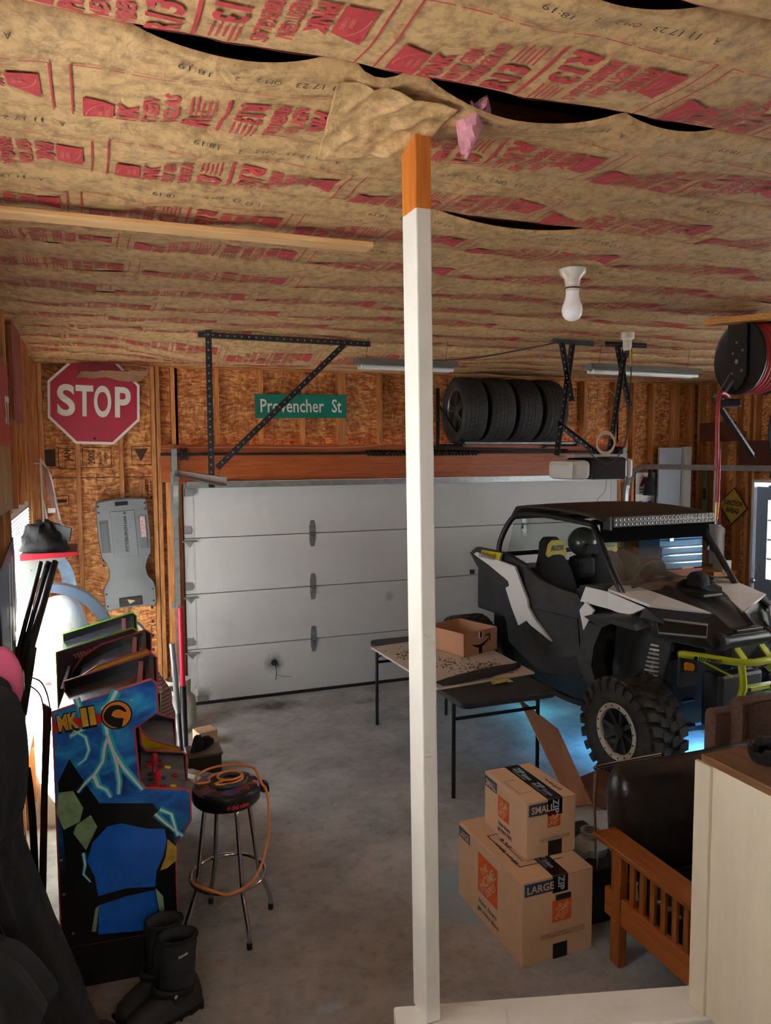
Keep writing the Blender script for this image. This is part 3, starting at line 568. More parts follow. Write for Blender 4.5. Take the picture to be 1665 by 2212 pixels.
for x in (-.165, .165): G().box((x, -.012, .68), (.075, .02, .29), .006).box((x, -.024, .68), (.05, .01, .25), .003).build('tray', M('creeper_dark', S(96, 102, 106), .5), t)
G().box((.165, -.031, .74), (.045, .004, .19)).build('warning_label', M('label_red', S(170, 60, 66), .5, nz=(60, .8, S(200, 200, 196))), t)
G().box((0, -.018, .07), (.20, .02, .085), .008).build('pad', M('black_plastic', (.015, .015, .016), .45), t); G().add([(-.03, -.030, .095), (.04, -.030, .075), (-.01, -.030, .05)], [(0, 1, 2)]).build('pad_mark', M('gold_mark', S(196, 176, 130), .4, .3), t)
G().box((0, -.019, .965), (.11, .006, .035), .016).build('hand_slot', black_m, t)
g = G()
for x in (-.20, .20):
    for z in (.955, .90, .47, .42, .16, .05): g.lathe([(0, 0), (.010, 0), (.008, .005), (0, .006)], (x*(1 if z > .3 or z < .2 else 1), -.016, z), (0, -1, 0), 8)
g.build('rivets', darkst, t)
# perforated angle hangers
def perf(g, hg, a, b, w=.036, fl=(0, 1, 0), pitch=.05):
    a = Vector(a); b = Vector(b); d = (b-a).normalized(); f1 = Vector(fl); f1 = (f1-d*f1.dot(d)).normalized(); f2 = d.cross(f1)
    g.bar(a, b, w, .0035, up=f2); off = f1*0+f2*(w/2); s = f1*(w/2)
    g.bar(a+s-f2*(w/2)*0, b+s, .0035, w, up=f2)
    L = (b-a).length; n = int(L/pitch); y = f2.cross(d).normalized()
    for i in range(1, n+1):
        p = a+d*(L*i/(n+1)); r = .0065
        for q in (1, -1):
            vs = [p+(d*math.cos(k*PI/4)+y*math.sin(k*PI/4))*r+f2*q*.0024 for k in range(8)]
            hg.add(vs, [tuple(range(8))])
angm = M('angle_iron', S(74, 74, 78), .45, .7, nz=(16, .35)); holem = M('hole_light', S(176, 172, 166), .6)
def hanger(name, label, segs, fls):
    t = thing(name, label, 'bracket', segs[0][0])
    for (a, b), fl in zip(segs, fls):
        g = G(); hg = G(); o = Vector(t.location); perf(g, hg, Vector(a)-o, Vector(b)-o, fl=fl); p = g.build('angle', angm, t); hg.build('punched_holes', holem, p)
    return t
hanger('track_hanger', 'black perforated angle hanger holding the left door track', [((-.04, -2.16, 3.22), (-.04, -2.16, 2.17)), ((.90, -2.13, 3.15), (-.0, -2.15, 2.30)), ((-.10, -2.12, 3.175), (1.10, -2.12, 3.165))], [(1, 0, 0), (1, 0, 0), (0, 0, -1)])
hanger('opener_hanger', 'pair of black perforated angle struts holding up door opener', [((2.42, -2.66, 3.16), (2.30, -2.66, 2.37)), ((2.33, -2.66, 3.16), (2.42, -2.66, 2.75)), ((2.86, -2.68, 3.16), (2.72, -2.68, 2.30)), ((2.80, -2.66, 3.16), (2.92, -2.66, 2.72)), ((2.30, -2.66, 2.60), (2.72, -2.66, 2.33)), ((2.25, -2.66, 3.165), (2.62, -2.62, 3.165)), ((2.70, -2.68, 3.165), (3.05, -2.70, 3.165))], [(1, 0, 0)]*7)
hanger('reel_wall_brace', 'dark perforated brace sloping down behind the hose reel', [((3.10, -3.3, 2.76), (3.62, -3.15, 2.36))], [(0, 0, -1)])
# garage door opener
t = thing('door_opener', 'grey and black garage door opener hanging over the buggy', 'opener', (2.52, -2.72, 2.20))
pl = M('opener_grey', S(196, 196, 190), .4)
G().box((.08, .0, .075), (.30, .32, .15), .02).build('housing', M('gloss_black', (.02, .02, .022), .25), t); G().box((-.15, 0, .068), (.16, .31, .135), .035).build('light_lens', pl, t); G().box((.26, 0, .075), (.05, .30, .14), .02).build('end_cap', pl, t); G().box((.03, 0, .165), (.42, .2, .02)).build('top_plate', galv, t)
G().bar((-.08, .16, .20), (-.08, 2.68, .24), .05, .03).build('rail', darkst, t); G().bar((-.08, 2.55, .24), (-.08, 2.66, .10), .02, .03).build('door_arm', darkst, t)
G().tube([(.03+.075*math.cos(i*.42), -.17, .24+.075*math.sin(i*.42)+.0006*i) for i in range(46)], .004, 5).build('wire_coil', M('cream_wire', S(206, 186, 160), .5), t)
G().tube(sm([(.05, -.16, .0), (.03, -.17, -.08), (-.03, -.17, -.14), (-.02, -.17, -.18)], 6), .0015, 5).build('antenna', M('ink_black', (0, 0, 0)), t)
# bare bulb
t = thing('ceiling_bulb', 'white bare bulb in a porcelain keyless ceiling socket', 'bulb', (1.205, -4.44, 3.165))
por = M('porcelain', S(226, 220, 206), .3)
G().lathe([(.0, .02), (.058, .02), (.055, 0), (.036, -.02), (.03, -.055), (.030, -.075), (0, -.075)], n=28).build('lampholder', por, t, smooth=True)
G().lathe([(.031, -.058), (.033, -.058), (.033, -.064), (.031, -.064)], n=24, cap=False).build('ring', M('brass_dark', S(90, 80, 60), .4, .6), t)
G().lathe([(.026, -.06), (.030, -.10), (.035, -.118), (.042, -.135), (.045, -.155), (.042, -.175), (.03, -.192), (.014, -.2), (.0, -.202)], n=28).build('bulb', M('bulb_glass', S(246, 246, 246), .25, trans=.0, emit=((1, .98, .95), .01)), t, smooth=True)
# strip lights
def strip_light(label, a, b):
    a = Vector(a); b = Vector(b); t = thing('strip_light', label, 'ceiling light', (a+b)/2, group='fluorescent strip lights by the door'); d = b-a; L = d.length; x = d.normalized(); t.rotation_euler = (0, 0, math.atan2(x.y, x.x))
    G().prism([(-.06, .0), (.06, 0), (.045, .04), (-.045, .04)], -L/2, L/2, 'yz').build('housing', M('lamp_housing', S(120, 120, 116), .45), t)
    for s in (-.03, .03): G().cyl((-L/2+.03, s, -.018), (L/2-.03, s, -.018), .013).build('tube', M('tube_glass', S(235, 240, 240), .3), t, smooth=True)
    for s in (-1, 1): G().tube([(s*L*.4, 0, .04), (s*L*.4+.02, 0, .185)], .0015, 5).build('chain', darkst, t)
    return t
strip_light('grey fluorescent strip fixture left of the tyres', aZ(768, 786, 3.0), aZ(982, 795, 3.0)); strip_light('grey fluorescent strip fixture right of opener struts', aZ(1268, 797, 3.0), aZ(1506, 808, 3.0))
# lath on the ceiling and lath for the reel
t = tag(G().box((-.52, -4.61, 3.15), (1.46, .085, .018), .002).build('furring_strip', pale_x), 'pale wooden furring strip fixed across the paper ceiling', 'board')
pn = wood('yellow_pine', S(214, 156, 72), S(184, 122, 48), 4, 'y'); tag(G().bar((2.60, -3.74, 3.14), (3.0, -4.35, 3.14), .09, .035, bev=.002).build('mounting_board', pn), 'yellow pine mounting board above the hose reel', 'board')
# hose reel
t = thing('hose_reel', 'black steel hose reel with red air hose hung from ceiling', 'hose reel', (2.84, -3.86, 2.93), rot=(0, 0, math.radians(-96)))
rb = M('reel_black', S(24, 24, 26), .45, nz=(9, .3))
for y in (-.085, .085): G().lathe([(.03, y-.004), (.19, y-.004), (.208, y-.012), (.212, y), (.208, y+.01), (.03, y+.004)], (0, 0, 0), (0, 1, 0), 36).build('flange', rb, t, smooth=True)
g = G(); g.prism([(-.085, .215), (.075, .215), (.08, -.10), (.05, -.15), (.0, -.185), (-.06, -.15), (-.08, -.06)], -.105, -.098); g.prism([(-.05, -.08), (.0, -.13), (-.125, -.245), (-.18, -.245)], -.107, -.098)
g.build('side_arm', rb, t); g = G()
for a, b in (((-.045, -.09), (-.168, -.235)), ((-.008, -.125), (-.128, -.24))): g.bar((a[0], -.112, a[1]), (b[0], -.112, b[1]), .012, .012)
g.build('ribs', M('reel_grey', S(78, 78, 80), .4), t)
g = G()
for x, z in ((.0, .09), (-.03, .03), (.05, .04), (.045, -.075), (-.035, -.085), (-.12, -.19), (-.155, -.225), (-.10, -.225)): g.lathe([(0, 0), (.009, 0), (.007, .006), (0, .007)], (x, -.107, z), (0, -1, 0), 8)
g.lathe([(.010, 0), (.016, 0), (.016, .006), (.010, .006)], (.005, -.106, -.02), (0, -1, 0), 6); g.build('bolts', steel, t)
G().box((.0, -.0, .212), (.16, .22, .012)).build('top_plate', galv, t)
hr = M('red_hose', S(168, 44, 48), .45); g = G()
for y in (-.062, -.037, -.012, .013, .038, .063): g.tube([(.192*math.cos(i*PI/18), y, .192*math.sin(i*PI/18)) for i in range(36)], .0125, 8, closed=True)
g.build('wound_hose', hr, t, smooth=True); g = G().box((-.125, -.05, -.25), (.10, .10, .05), .01); g.build('hose_guide', rb, t)
hb_ = aY(1553, 850, -3.95); he = aY(1549, 1085, -3.95); o = Vector(t.location); R_ = Matrix.Rotation(math.radians(96), 3, 'Z')
top = R_ @ (Vector(hb_)-o); end = R_ @ (Vector(he)-o); g = G().tube(sm([(-.115, -.05, -.22), top+Vector((0, 0, -.02)), top+Vector((0, 0, -.4)), end+Vector((0, 0, .3)), end], 8), .0115, 8); lab(g.build('hanging_hose', hr, t, smooth=True), 'red hose hanging down'); G().cyl(end, end+Vector((-.005, 0, -.10)), .011, .009).build('hose_fitting', M('brass', S(176, 136, 70), .35, .8), t)
# winter tyres on a wall rack
rub = M('tyre_rubber', S(50, 50, 50), .65, nz=(30, .25), bump=(80, .2)); alloy = M('alloy_grey', S(120, 116, 114), .35, .8)
def road_tyre():
    g = G(); R = .325; w = .125
    g.lathe([(.215, -w*.75), (.25, -w), (.295, -w*1.03), (.318, -w*.86), (R, -w*.6), (R+.003, 0), (R, w*.6), (.318, w*.86), (.295, w*1.03), (.25, w), (.215, w*.75)], (0, 0, 0), (1, 0, 0), 48, cap=False)
    tr = G(); n = 46
    for i in range(n):
        a = 2*PI*i/n
        for j, (x0, x1, sk) in enumerate(((-.100, -.062, .35), (-.055, -.020, -.35), (-.014, .014, .2), (.020, .055, .35), (.062, .100, -.35))):
            r0 = R-.004-(.006 if j in (0, 4) else 0); r1 = r0+.011; da = 2*PI/n*.40; a2 = a+(j % 2)*PI/n
            tr.add([(x, r*math.cos(a2+s*da+(x-x0)*sk*3), r*math.sin(a2+s*da+(x-x0)*sk*3)) for r in (r0, r1) for x in (x0, x1) for s in (-1, 1)], [(4, 5, 7, 6), (0, 1, 5, 4), (2, 6, 7, 3), (0, 4, 6, 2), (1, 3, 7, 5)])
    return g, tr
tg, ttr = road_tyre(); rk = []
labels = ('winter tyre with five-spoke alloy wheel at left end of rack', 'chunky winter tyre second from the alloy-wheeled end of rack', 'narrow-ribbed tyre third along the wall rack', 'rightmost tyre of the four on the wall rack')
for i, x in enumerate((2.70, 3.0, 3.29, 3.58)):
    t = thing('car_tyre', labels[i], 'tyre', (x, -.42, 2.80), group='four tyres on the wall rack'); t.rotation_euler = (.3*i, 0, math.radians((-5, -2, 1, 4)[i]))
    if i == 0:
        a_ = tg.build('carcass', rub, t, smooth=True); b_ = ttr.build('tread_blocks', rub, t); rk = (a_, b_)
        G().lathe([(.222, -.095), (.216, -.10), (.206, -.09), (.205, .05)], (0, 0, 0), (1, 0, 0), 40, cap=False).build('rim', alloy, t, smooth=True)
        for k in range(5):
            an = 2*PI*k/5+.2; g = G(); c, s = math.cos(an), math.sin(an)
            for q in (-1, 1): g.bar((-.085, .03*c-.012*q*s, .03*s+.012*q*c), (-.075, .21*c-.028*q*s, .21*s+.028*q*c), .022, .018, up=(1, 0, 0))
            g.build('spoke', alloy, t)
        G().lathe([(0, -.10), (.035, -.098), (.05, -.085), (.05, -.06)], (0, 0, 0), (1, 0, 0), 20).build('hub_cap', alloy, t, smooth=True); G().lathe([(0, -.02), (.205, -.02), (.205, .06)], (0, 0, 0), (1, 0, 0), 30).build('wheel_back', black_m, t)
    else:
        for q in rk: c = q.copy(); COL.objects.link(c); c.parent = t
        G().lathe([(0, -.06), (.14, -.05), (.215, -.09)], (0, 0, 0), (1, 0, 0), 30, cap=False).build('wheel', darkst, t, smooth=True)
t = thing('tyre_rack', 'steel pipe rack on the wall carrying four tyres', 'rack', (3.2, -.1, 2.45))
for y, nm in ((-.52, 'front_pipe'), (-.12, 'rear_pipe')): G().cyl((-.62, y, .03), (.68, y, .03), .016).build(nm, galv, t, smooth=True)
for x in (-.62, .68):
    G().bar((x, .055, .60), (x, .055, -.02), .03, .03, up=(0, 1, 0)).build('upright', darkst, t); G().bar((x, .06, .01), (x, -.56, .01), .035, .03).build('arm', darkst, t); G().bar((x, .07, .45), (x, -.55, .03), .02, .012).build('brace', darkst, t)
# cables
cab = M('cable_black', (.015, .015, .016), .5); tag(G().tube(sm([aZ(870, 780, 3.14), aZ(1000, 776, 3.10), aZ(1120, 757, 3.13), aZ(1225, 735, 3.15)], 10), .006, 6).build('ceiling_cable', cab), 'black cable looping under ceiling from strip light to hanger', 'cable')
t = thing('pull_cord_socket', 'white ceiling socket with plug and yellow tagged cord', 'socket', aZ(1355, 725, 3.17)); G().lathe([(.045, .02), (.045, -.02), (.028, -.03), (.03, -.07), (.024, -.10), (0, -.10)], n=20).build('lampholder', por, t, smooth=True); G().cyl((0, 0, -.09), (0, 0, -.15), .018, .010).build('plug', cab, t); G().box((.05, .02, -.15), (.012, .006, .10)).build('yellow_tag', M('tag_yellow', S(220, 200, 20), .5), t)
G().tube(sm([(.05, .02, -.03), (.05, .02, -.3), (.02, .02, -.7), (-.12, .02, -.86), (-.28, .02, -.78)], 8), .004, 5).build('cord', cab, t)
wirem = MATS['cream_wire']; t = tag(G().tube(sm([aY(1270, 735, -.9), aY(1260, 790, -.9), aY(1330, 860, -.9), aY(1290, 905, -.9), aY(1255, 950, -.9)], 8), .003, 5).build('bell_wire', wirem), 'thin cream wire looping beside the opener struts', 'wire')
tag(G().tube(sm([(-.18, -.03, 2.44), (.5, -.035, 2.452), (1.4, -.035, 2.44), (1.85, -.03, 2.46), (2.3, -.03, 2.52)], 8), .003, 5).build('header_wire', wirem), 'thin pale wire tacked along the orange header board', 'wire')
tag(G().tube(sm([aY(1363, 843, -.02), aY(1385, 870, -.02), aY(1375, 930, -.02), aY(1362, 1010, -.02), aY(1360, 1070, -.02)], 8), .004, 5).build('copper_wire', M('copper', S(190, 120, 84), .4, .6)), 'copper coloured wire running down studs right of door', 'wire')
# ================================================================= POST, SILL, HALF WALL
postw = M('post_paint', S(222, 219, 208), .5, nz=(6, .07), bump=(30, .08)); bare = wood('bare_orange', S(196, 118, 40), S(170, 92, 24), 3, 'z')
t = thing('support_post', 'white painted wooden post standing on the railing sill', 'post', (.035, -5.52, .885), rot=(0, math.radians(-.7), 0))
G().box((0, 0, 1.055), (.042, .089, 2.11), .004).build('shaft', postw, t); lab(G().box((0, 0, 2.20), (.042, .089, .19), .003).build('bare_top', bare, t), 'unpainted orange wood top')
sd_ = Vector((1.0, -.275, 0)).normalized(); a = Vector((-.05, -5.50, .86)); nrm = Vector((sd_.y, -sd_.x, 0))
t = thing('railing_sill', 'white painted sill board under the post and half wall', 'railing', a); G().bar((0, 0, .0)+nrm*0 if False else Vector((0, 0, 0))+nrm*.03, sd_*2.2+nrm*.03, .13, .045, bev=.006).build('sill_board', postw, t); G().bar(nrm*.03+Vector((.02, 0, -.25)), sd_*2.2+nrm*.03+Vector((0, 0, -.25)), .05, .45).build('apron', postw, t)
hw = M('half_wall_cream', S(214, 203, 178), .5, nz=(5, .08), bump=(14, .05), sx=(3, 3, .4)); wt = wood('brown_top', S(150, 106, 66), S(110, 72, 40), 4, 'y')
t = thing('half_wall', 'cream painted half wall with brown wooden top at right', 'half wall', (.728, -5.75, .885))
G().box((.35, -.45, .345), (.70, .86, .69), .004).build('panel', hw, t); G().box((-.004, -.028, .345), (.012, .055, .69), .002).build('corner_board', hw, t); G().box((.35, -.45, .70), (.705, .87, .022), .003).build('top', wt, t)
gb = M('ashtray_black', (.012, .012, .013), .18); c = aZ(1632, 1642, 1.607); t = thing('ashtray', 'black glossy notched bowl standing on the half wall top', 'bowl', (c[0]+.03, c[1]-.02, 1.607)); g = G(); n = 40
rings = []
for (r, z, nt_) in ((.03, 0, 0), (.048, .002, 0), (.056, .02, 0), (.058, .045, 1), (.05, .045, 1), (.046, .02, 0), (.02, .012, 0)): rings.append([(r*math.cos(2*PI*i/n), r*math.sin(2*PI*i/n), z-(.014 if nt_ and i % 10 in (0, 1, 2) else 0)) for i in range(n)])
g.loft(rings); g.build('bowl', gb, t, smooth=True)
# ================================================================= LEFT SIDE: ARCADE CABINETS
def plane_hit(u, v, o, n): d = Vector(ray(u, v)); c = Vector(CAM); return c+d*((Vector(o)-c).dot(n)/d.dot(n))
def storm_mat():
    m = M('storm_print', (.02, .1, .4), .3); nt = m.node_tree; b = nt.nodes['Principled BSDF']; tc = nt.nodes.new('ShaderNodeTexCoord'); mp = nt.nodes.new('ShaderNodeMapping'); mp.inputs['Scale'].default_value = (5, 5, 9)
    n = nt.nodes.new('ShaderNodeTexNoise'); n.inputs['Scale'].default_value = 1.1; n.inputs['Detail'].default_value = 5; n.inputs['Distortion'].default_value = .8
    sp = nt.nodes.new('ShaderNodeSeparateXYZ'); mr = nt.nodes.new('ShaderNodeMapRange'); mr.inputs[1].default_value = .55; mr.inputs[2].default_value = .85; mr.inputs[3].default_value = .0; mr.inputs[4].default_value = 1.
    r = nt.nodes.new('ShaderNodeValToRGB'); e = r.color_ramp.elements; e[0].position = .3; e[0].color = (*S(24, 56, 130), 1); e[1].position = .70; e[1].color = (*S(50, 180, 240), 1); q = e.new(.48); q.color = (*S(34, 110, 206), 1)
    dk = nt.nodes.new('ShaderNodeMix'); dk.data_type = 'RGBA'; dk.inputs[6].default_value = (*S(14, 18, 26), 1)
    nt.links.new(tc.outputs['Object'], mp.inputs[0]); nt.links.new(mp.outputs[0], n.inputs[0]); nt.links.new(n.outputs['Fac'], r.inputs[0]); nt.links.new(tc.outputs['Object'], sp.inputs[0]); nt.links.new(sp.outputs[2], mr.inputs[0]); nt.links.new(mr.outputs[0], dk.inputs[0]); nt.links.new(r.outputs[0], dk.inputs[7]); nt.links.new(dk.outputs[2], b.inputs['Base Color'])
    return m
storm = storm_mat(); tmold = M('red_moulding', S(176, 58, 70), .35); blackpan = M('cab_black', S(26, 27, 30), .22); riserm = M('riser_black', S(18, 18, 19), .5); deckm = M('deck_print', S(104, 104, 108), .4, nz=(9, .6, S(36, 40, 52)))
bolt_m = steel
PROF = [(0, .20), (0, 1.28), (.41, 1.385), (.432, 1.365), (.432, 1.235), (.33, 1.17), (.345, .92), (.37, .885), (.55, .855), (.565, .84), (.565, .71), (.495, .60), (.49, .20)]
PPAC = [(0, .20), (0, 1.08), (.025, 1.18), (.08, 1.26), (.18, 1.32), (.42, 1.385), (.445, 1.365), (.445, 1.27), (.36, 1.20), (.345, 1.10), (.36, .99), (.42, .91), (.52, .865), (.565, .85), (.565, .72), (.495, .60), (.49, .20)]
WID = .46
def arcade(name, label, loc, rz, prof, side_m, far_m, trim_m):
    t = thing(name, label, 'arcade cabinet', loc, rz)
    s1 = G().prism(prof, 0, .016).build('side_panel', side_m, t); G().tube([(x, .008, z) for x, z in prof], .0085, 6, closed=True).build('edge_moulding', trim_m, s1)
    s2 = G().prism(prof, WID, WID+.016).build('side_panel', far_m, t); G().tube([(x, WID+.008, z) for x, z in prof], .0085, 6, closed=True).build('edge_moulding', trim_m, s2)
    top = [p for p in prof if p[1] > 1.05 and p[0] < .43]; top = sorted(top, key=lambda p: p[0])
    g = G()
    T = [p for p in prof[1:] if p[1] > 1.2][: (3 if prof is PROF else 6)]
    pts = [(x, z-.045) for x, z in prof[1:(3 if prof is PROF else 6)]]
    g.loft([[(x, y, z) for x, z in pts]+[(x, y, z-.012) for x, z in reversed(pts)] for y in (.016, WID)]); g.build('top_panel', M('top_gloss', S(58, 60, 66), .16), t)
    G().box((.41, WID/2+.008, 1.30), (.02, WID-.02, .125)).build('marquee', M('marquee_black', S(20, 20, 24), .3), t)
    G().box((.36, WID/2, 1.352), (.022, WID-.02, .012), .002).build('marquee_strip', M('strip_pink', S(190, 110, 116), .4), t)
    G().bar((.30, WID/2, 1.16), (.33, WID/2, .90), WID-.02, .01, up=(1, 0, 0)).build('screen', M('screen_glass', (.008, .008, .010), .08), t)
    G().box((.47, WID/2+.008, .535), (.016, WID-.02, .62)).build('front_panel', riserm, t); G().box((.010, WID/2+.008, .72), (.016, WID-.02, 1.0)).build('back_panel', riserm, t)
    dk = G().loft([[(.345, y, .872), (.552, y, .838), (.552, y, .71), (.345, y, .74)] for y in (.016, WID)]).build('control_deck', deckm, t)
    G().box((.247, WID/2+.008, .10), (.49, WID+.012, .20), .004).build('riser', riserm, t)
    return t, dk
mk, dk = arcade('arcade_cabinet', 'blue lightning MK II arcade cabinet nearest the camera', (-.965, -3.775, 0), math.radians(-4), PROF, storm, blackpan, tmold)
# --- printed art on the near side panel (generic storm art, lettering and colour fields)
Mk = Matrix.Translation(mk.location) @ Matrix.Rotation(math.radians(-4), 4, 'Z'); Mi = Mk.inverted(); nk = Matrix.Rotation(math.radians(-4), 3, 'Z') @ Vector((0, -1, 0))
def pk(u, v): q = Mi @ plane_hit(u, v, mk.location, nk); return (q.x, q.z)
cyan = M('print_cyan', S(40, 200, 224), .3); white_p = M('print_white', S(226, 246, 250), .3); gold = M('print_gold', S(228, 184, 66), .3, nz=(12, .3)); redp = M('print_red', S(206, 34, 44), .3); orange_p = M('print_orange', S(236, 142, 44), .3, nz=(8, .25)); blackp = M('print_black', S(14, 16, 20), .3); bluep = M('print_blue', S(36, 116, 230), .2, nz=(4, .3)); sage = M('print_sage', S(150, 190, 140), .3, nz=(14, .35)); ochre = M('print_ochre', S(206, 172, 76), .3, nz=(18, .5))
def poly_decal(name, pts, mat, off, par=mk, px=True, sub=None):
    P = [pk(*p) for p in pts] if px else pts
    return G().prism(P, -off-.0004, -off).build(name, mat, par)
def bolt(segs, w):
    for gm, k, off, nm in ((cyan, 2.3, .0012, 'lightning_glow'), (white_p, .9, .0018, 'lightning_core')):
        g = G()
        for pts in segs:
            P = [Vector((pk(*p)[0], 0, pk(*p)[1])) for p in pts]; n = len(P); vs = []
            for i, p in enumerate(P):
                d = (P[min(i+1, n-1)]-P[max(i-1, 0)]).normalized(); q = Vector((d.z, 0, -d.x)); ww = w*k*(1-.5*i/(n-1))/2; vs += [p+q*ww-Vector((0, off, 0)), p-q*ww-Vector((0, off, 0))]
            g.add(vs, [(2*i, 2*i+1, 2*i+3, 2*i+2) for i in range(n-1)])
        g.build(nm, gm, mk)
bolt([[(252, 1492), (240, 1515), (222, 1530), (228, 1560), (232, 1590), (225, 1620), (222, 1645), (205, 1672), (185, 1690), (168, 1712)], [(232, 1590), (245, 1625), (252, 1650), (258, 1690), (256, 1716)], [(245, 1625), (268, 1660), (290, 1685), (308, 1706)], [(203, 1676), (212, 1698), (230, 1706), (240, 1722)]], .019)
bolt([[(165, 1508), (178, 1545), (180, 1575), (150, 1592), (160, 1578), (185, 1592), (192, 1620), (184, 1640), (168, 1652)]], .013)
bolt([[(335, 1758), (362, 1782), (395, 1806)], [(345, 1748), (370, 1758), (384, 1806)]], .015)
bolt([[(180, 1842), (184, 1868), (180, 1888), (196, 1905)]], .009)
poly_decal('red_band', [(116, 1560), (220, 1540), (220, 1562), (116, 1582)], redp, .0022)
g = G(); o_ = pk(127, 1578); e_ = pk(212, 1561); ud = Vector((e_[0]-o_[0], 0, e_[1]-o_[1])); L_ = ud.length; vd = Vector((-ud.z, 0, ud.x))
for s, fr, wd, hh in (('MK', 0, .52, .064), ('II', .60, .36, .075)): lettering(g, s, Vector((o_[0], 0, o_[1]))+ud*fr, ud, vd, hh, .05, width=L_*wd, off=.0045)
lab(g.build('lettering', gold, mk), 'gold letters MK II'); g2 = G()
for s, fr, wd, hh in (('MK', -.02, .55, .070), ('II', .585, .39, .082)): lettering(g2, s, Vector((o_[0], 0, o_[1]-.006))+ud*fr, ud, vd, hh, .09, width=L_*wd, off=.003)
g2.build('letter_shadow', blackp, mk)
c_ = pk(252, 1544); G().lathe([(0, .003), (.066, .003), (.066, .0026)], (c_[0], 0, c_[1]), (0, -1, 0), 40).build('disc_rim', blackp, mk); G().lathe([(0, .0036), (.060, .0036), (.060, .003)], (c_[0], 0, c_[1]), (0, -1, 0), 40).build('orange_disc', orange_p, mk)
sw = sm([(c_[0]+.040, 0, c_[1]+.012), (c_[0]+.012, 0, c_[1]+.034), (c_[0]-.022, 0, c_[1]+.028), (c_[0]-.038, 0, c_[1]-.004), (c_[0]-.012, 0, c_[1]-.030), (c_[0]+.024, 0, c_[1]-.040)], 6)
g = G(); vs = []; n = len(sw)
for i, p in enumerate(sw):
    d = (sw[min(i+1, n-1)]-sw[max(i-1, 0)]).normalized(); q = Vector((d.z, 0, -d.x)); ww = .004+.020*(i/(n-1))**.8; vs += [p+q*ww-Vector((0, .0042, 0)), p-q*ww-Vector((0, .0042, 0))]
g.add(vs, [(2*i, 2*i+1, 2*i+3, 2*i+2) for i in range(n-1)]); g.build('swirl', blackp, mk)
poly_decal('dark_field', [(125, 1690), (150, 1640), (190, 1700), (215, 1735), (330, 1735), (375, 1800), (384, 2008), (150, 2026), (140, 1850)], blackp, .0008)
poly_decal('blue_field', [(232, 1785), (262, 1778), (320, 1790), (356, 1790), (360, 1815), (352, 1850), (338, 1880), (335, 1915), (275, 1918), (212, 1935), (205, 1895), (188, 1860), (200, 1820)], bluep, .0016)
poly_decal('blue_field', [(214, 1955), (275, 1935), (335, 1922), (346, 2006), (212, 2018)], bluep, .0016)
poly_decal('green_field', [(126, 1712), (158, 1708), (180, 1745), (172, 1775), (138, 1792), (122, 1755)], sage, .0018); poly_decal('green_field', [(165, 1782), (196, 1760), (210, 1785), (186, 1836), (158, 1800)], sage, .0018)
poly_decal('green_field', [(336, 1918), (352, 1935), (358, 1990), (348, 1992), (340, 1945)], sage, .0018); poly_decal('green_field', [(206, 1962), (214, 1955), (208, 2012), (198, 2012)], sage, .0018); poly_decal('pale_field', [(362, 1812), (382, 1830), (381, 1858), (360, 1875), (346, 1880), (358, 1850)], ochre, .0018)
for u, v in ((283, 1514), (132, 1858), (126, 1612), (158, 2016), (138, 1932)): p_ = pk(u, v); G().lathe([(0, .003), (.006, .002), (.006, 0)], (p_[0], 0, p_[1]), (0, -1, 0), 10).build('panel_bolt', steel, mk)
# --- joysticks and buttons on the deck
def deckpt(u, v): q = Mi @ plane_hit(u, v, Mk @ Vector((.45, .2, .856)), (Matrix.Rotation(math.radians(-4), 3, 'Z') @ Vector((.16, 0, 1))).normalized()); return q
redb = M('button_red', S(196, 30, 44), .25); yelb = M('button_yellow', S(232, 214, 40), .3); bluebn = M('button_blue', S(30, 60, 130), .3); dim = M('button_black', (.015, .015, .018), .35)
for (u, v, m_) in ((362, 1658, yelb), (374, 1699, yelb), (352, 1698, redb), (347, 1654, redb), (320, 1655, redb), (328, 1698, redb), (352, 1680, bluebn), (378, 1675, redb), (321, 1645, dim), (344, 1643, dim), (330, 1668, dim), (326, 1684, dim)):
    q = deckpt(u, v); G().lathe([(.015, -.002), (.015, .004), (.0105, .005), (.010, .002), (0, .003)], q, (.16, 0, 1), 16).build('button', m_, dk, smooth=True)
for (u, v) in ((338, 1708), (330, 1672)):
    q = deckpt(u, v); j = G().lathe([(.024, 0), (.022, .004), (.006, .006), (.006, .035), (.010, .038), (.0155, .062), (.0165, .085), (.012, .098), (0, .102)], q, (.12, 0, 1), 20).build('joystick', redb, dk, smooth=True); G().lathe([(.026, 0), (.024, .006), (.007, .008)], q, (.12, 0, 1), 20).build('joystick_washer', dim, j)
yel = M('pac_yellow', S(226, 188, 20), .35); purp = M('purple_print', S(84, 50, 72), .3, nz=(6, .6, S(40, 26, 40)))
t2, dk2 = arcade('arcade_cabinet', 'yellow sided arcade cabinet with rounded top behind the blue one', (-.962, -3.235, 0), math.radians(-3), PPAC, yel, blackpan, tmold)
g = G()
for i, s in enumerate(('ND',)): lettering(g, s, (.385, -.0005, 1.10), (.16, 0, -1), (1, 0, .16), .05, .02, width=.10)
lab(g.build('lettering', blackp, t2), 'black letters ND')
t3, dk3 = arcade('arcade_cabinet', 'dark purple arcade cabinet farthest from camera with green trim', (-.995, -2.70, 0), math.radians(-2), PROF, purp, blackpan, M('green_moulding', S(120, 190, 60), .35))
g = G(); lettering(g, 'TEENAGE', (.09, -.0005, 1.235), (1, 0, .30), (-.30, 0, 1), .026, .02, width=.15); lab(g.build('lettering', M('print_tan', S(214, 160, 110), .3), t3), 'tan letters TEENAGE')
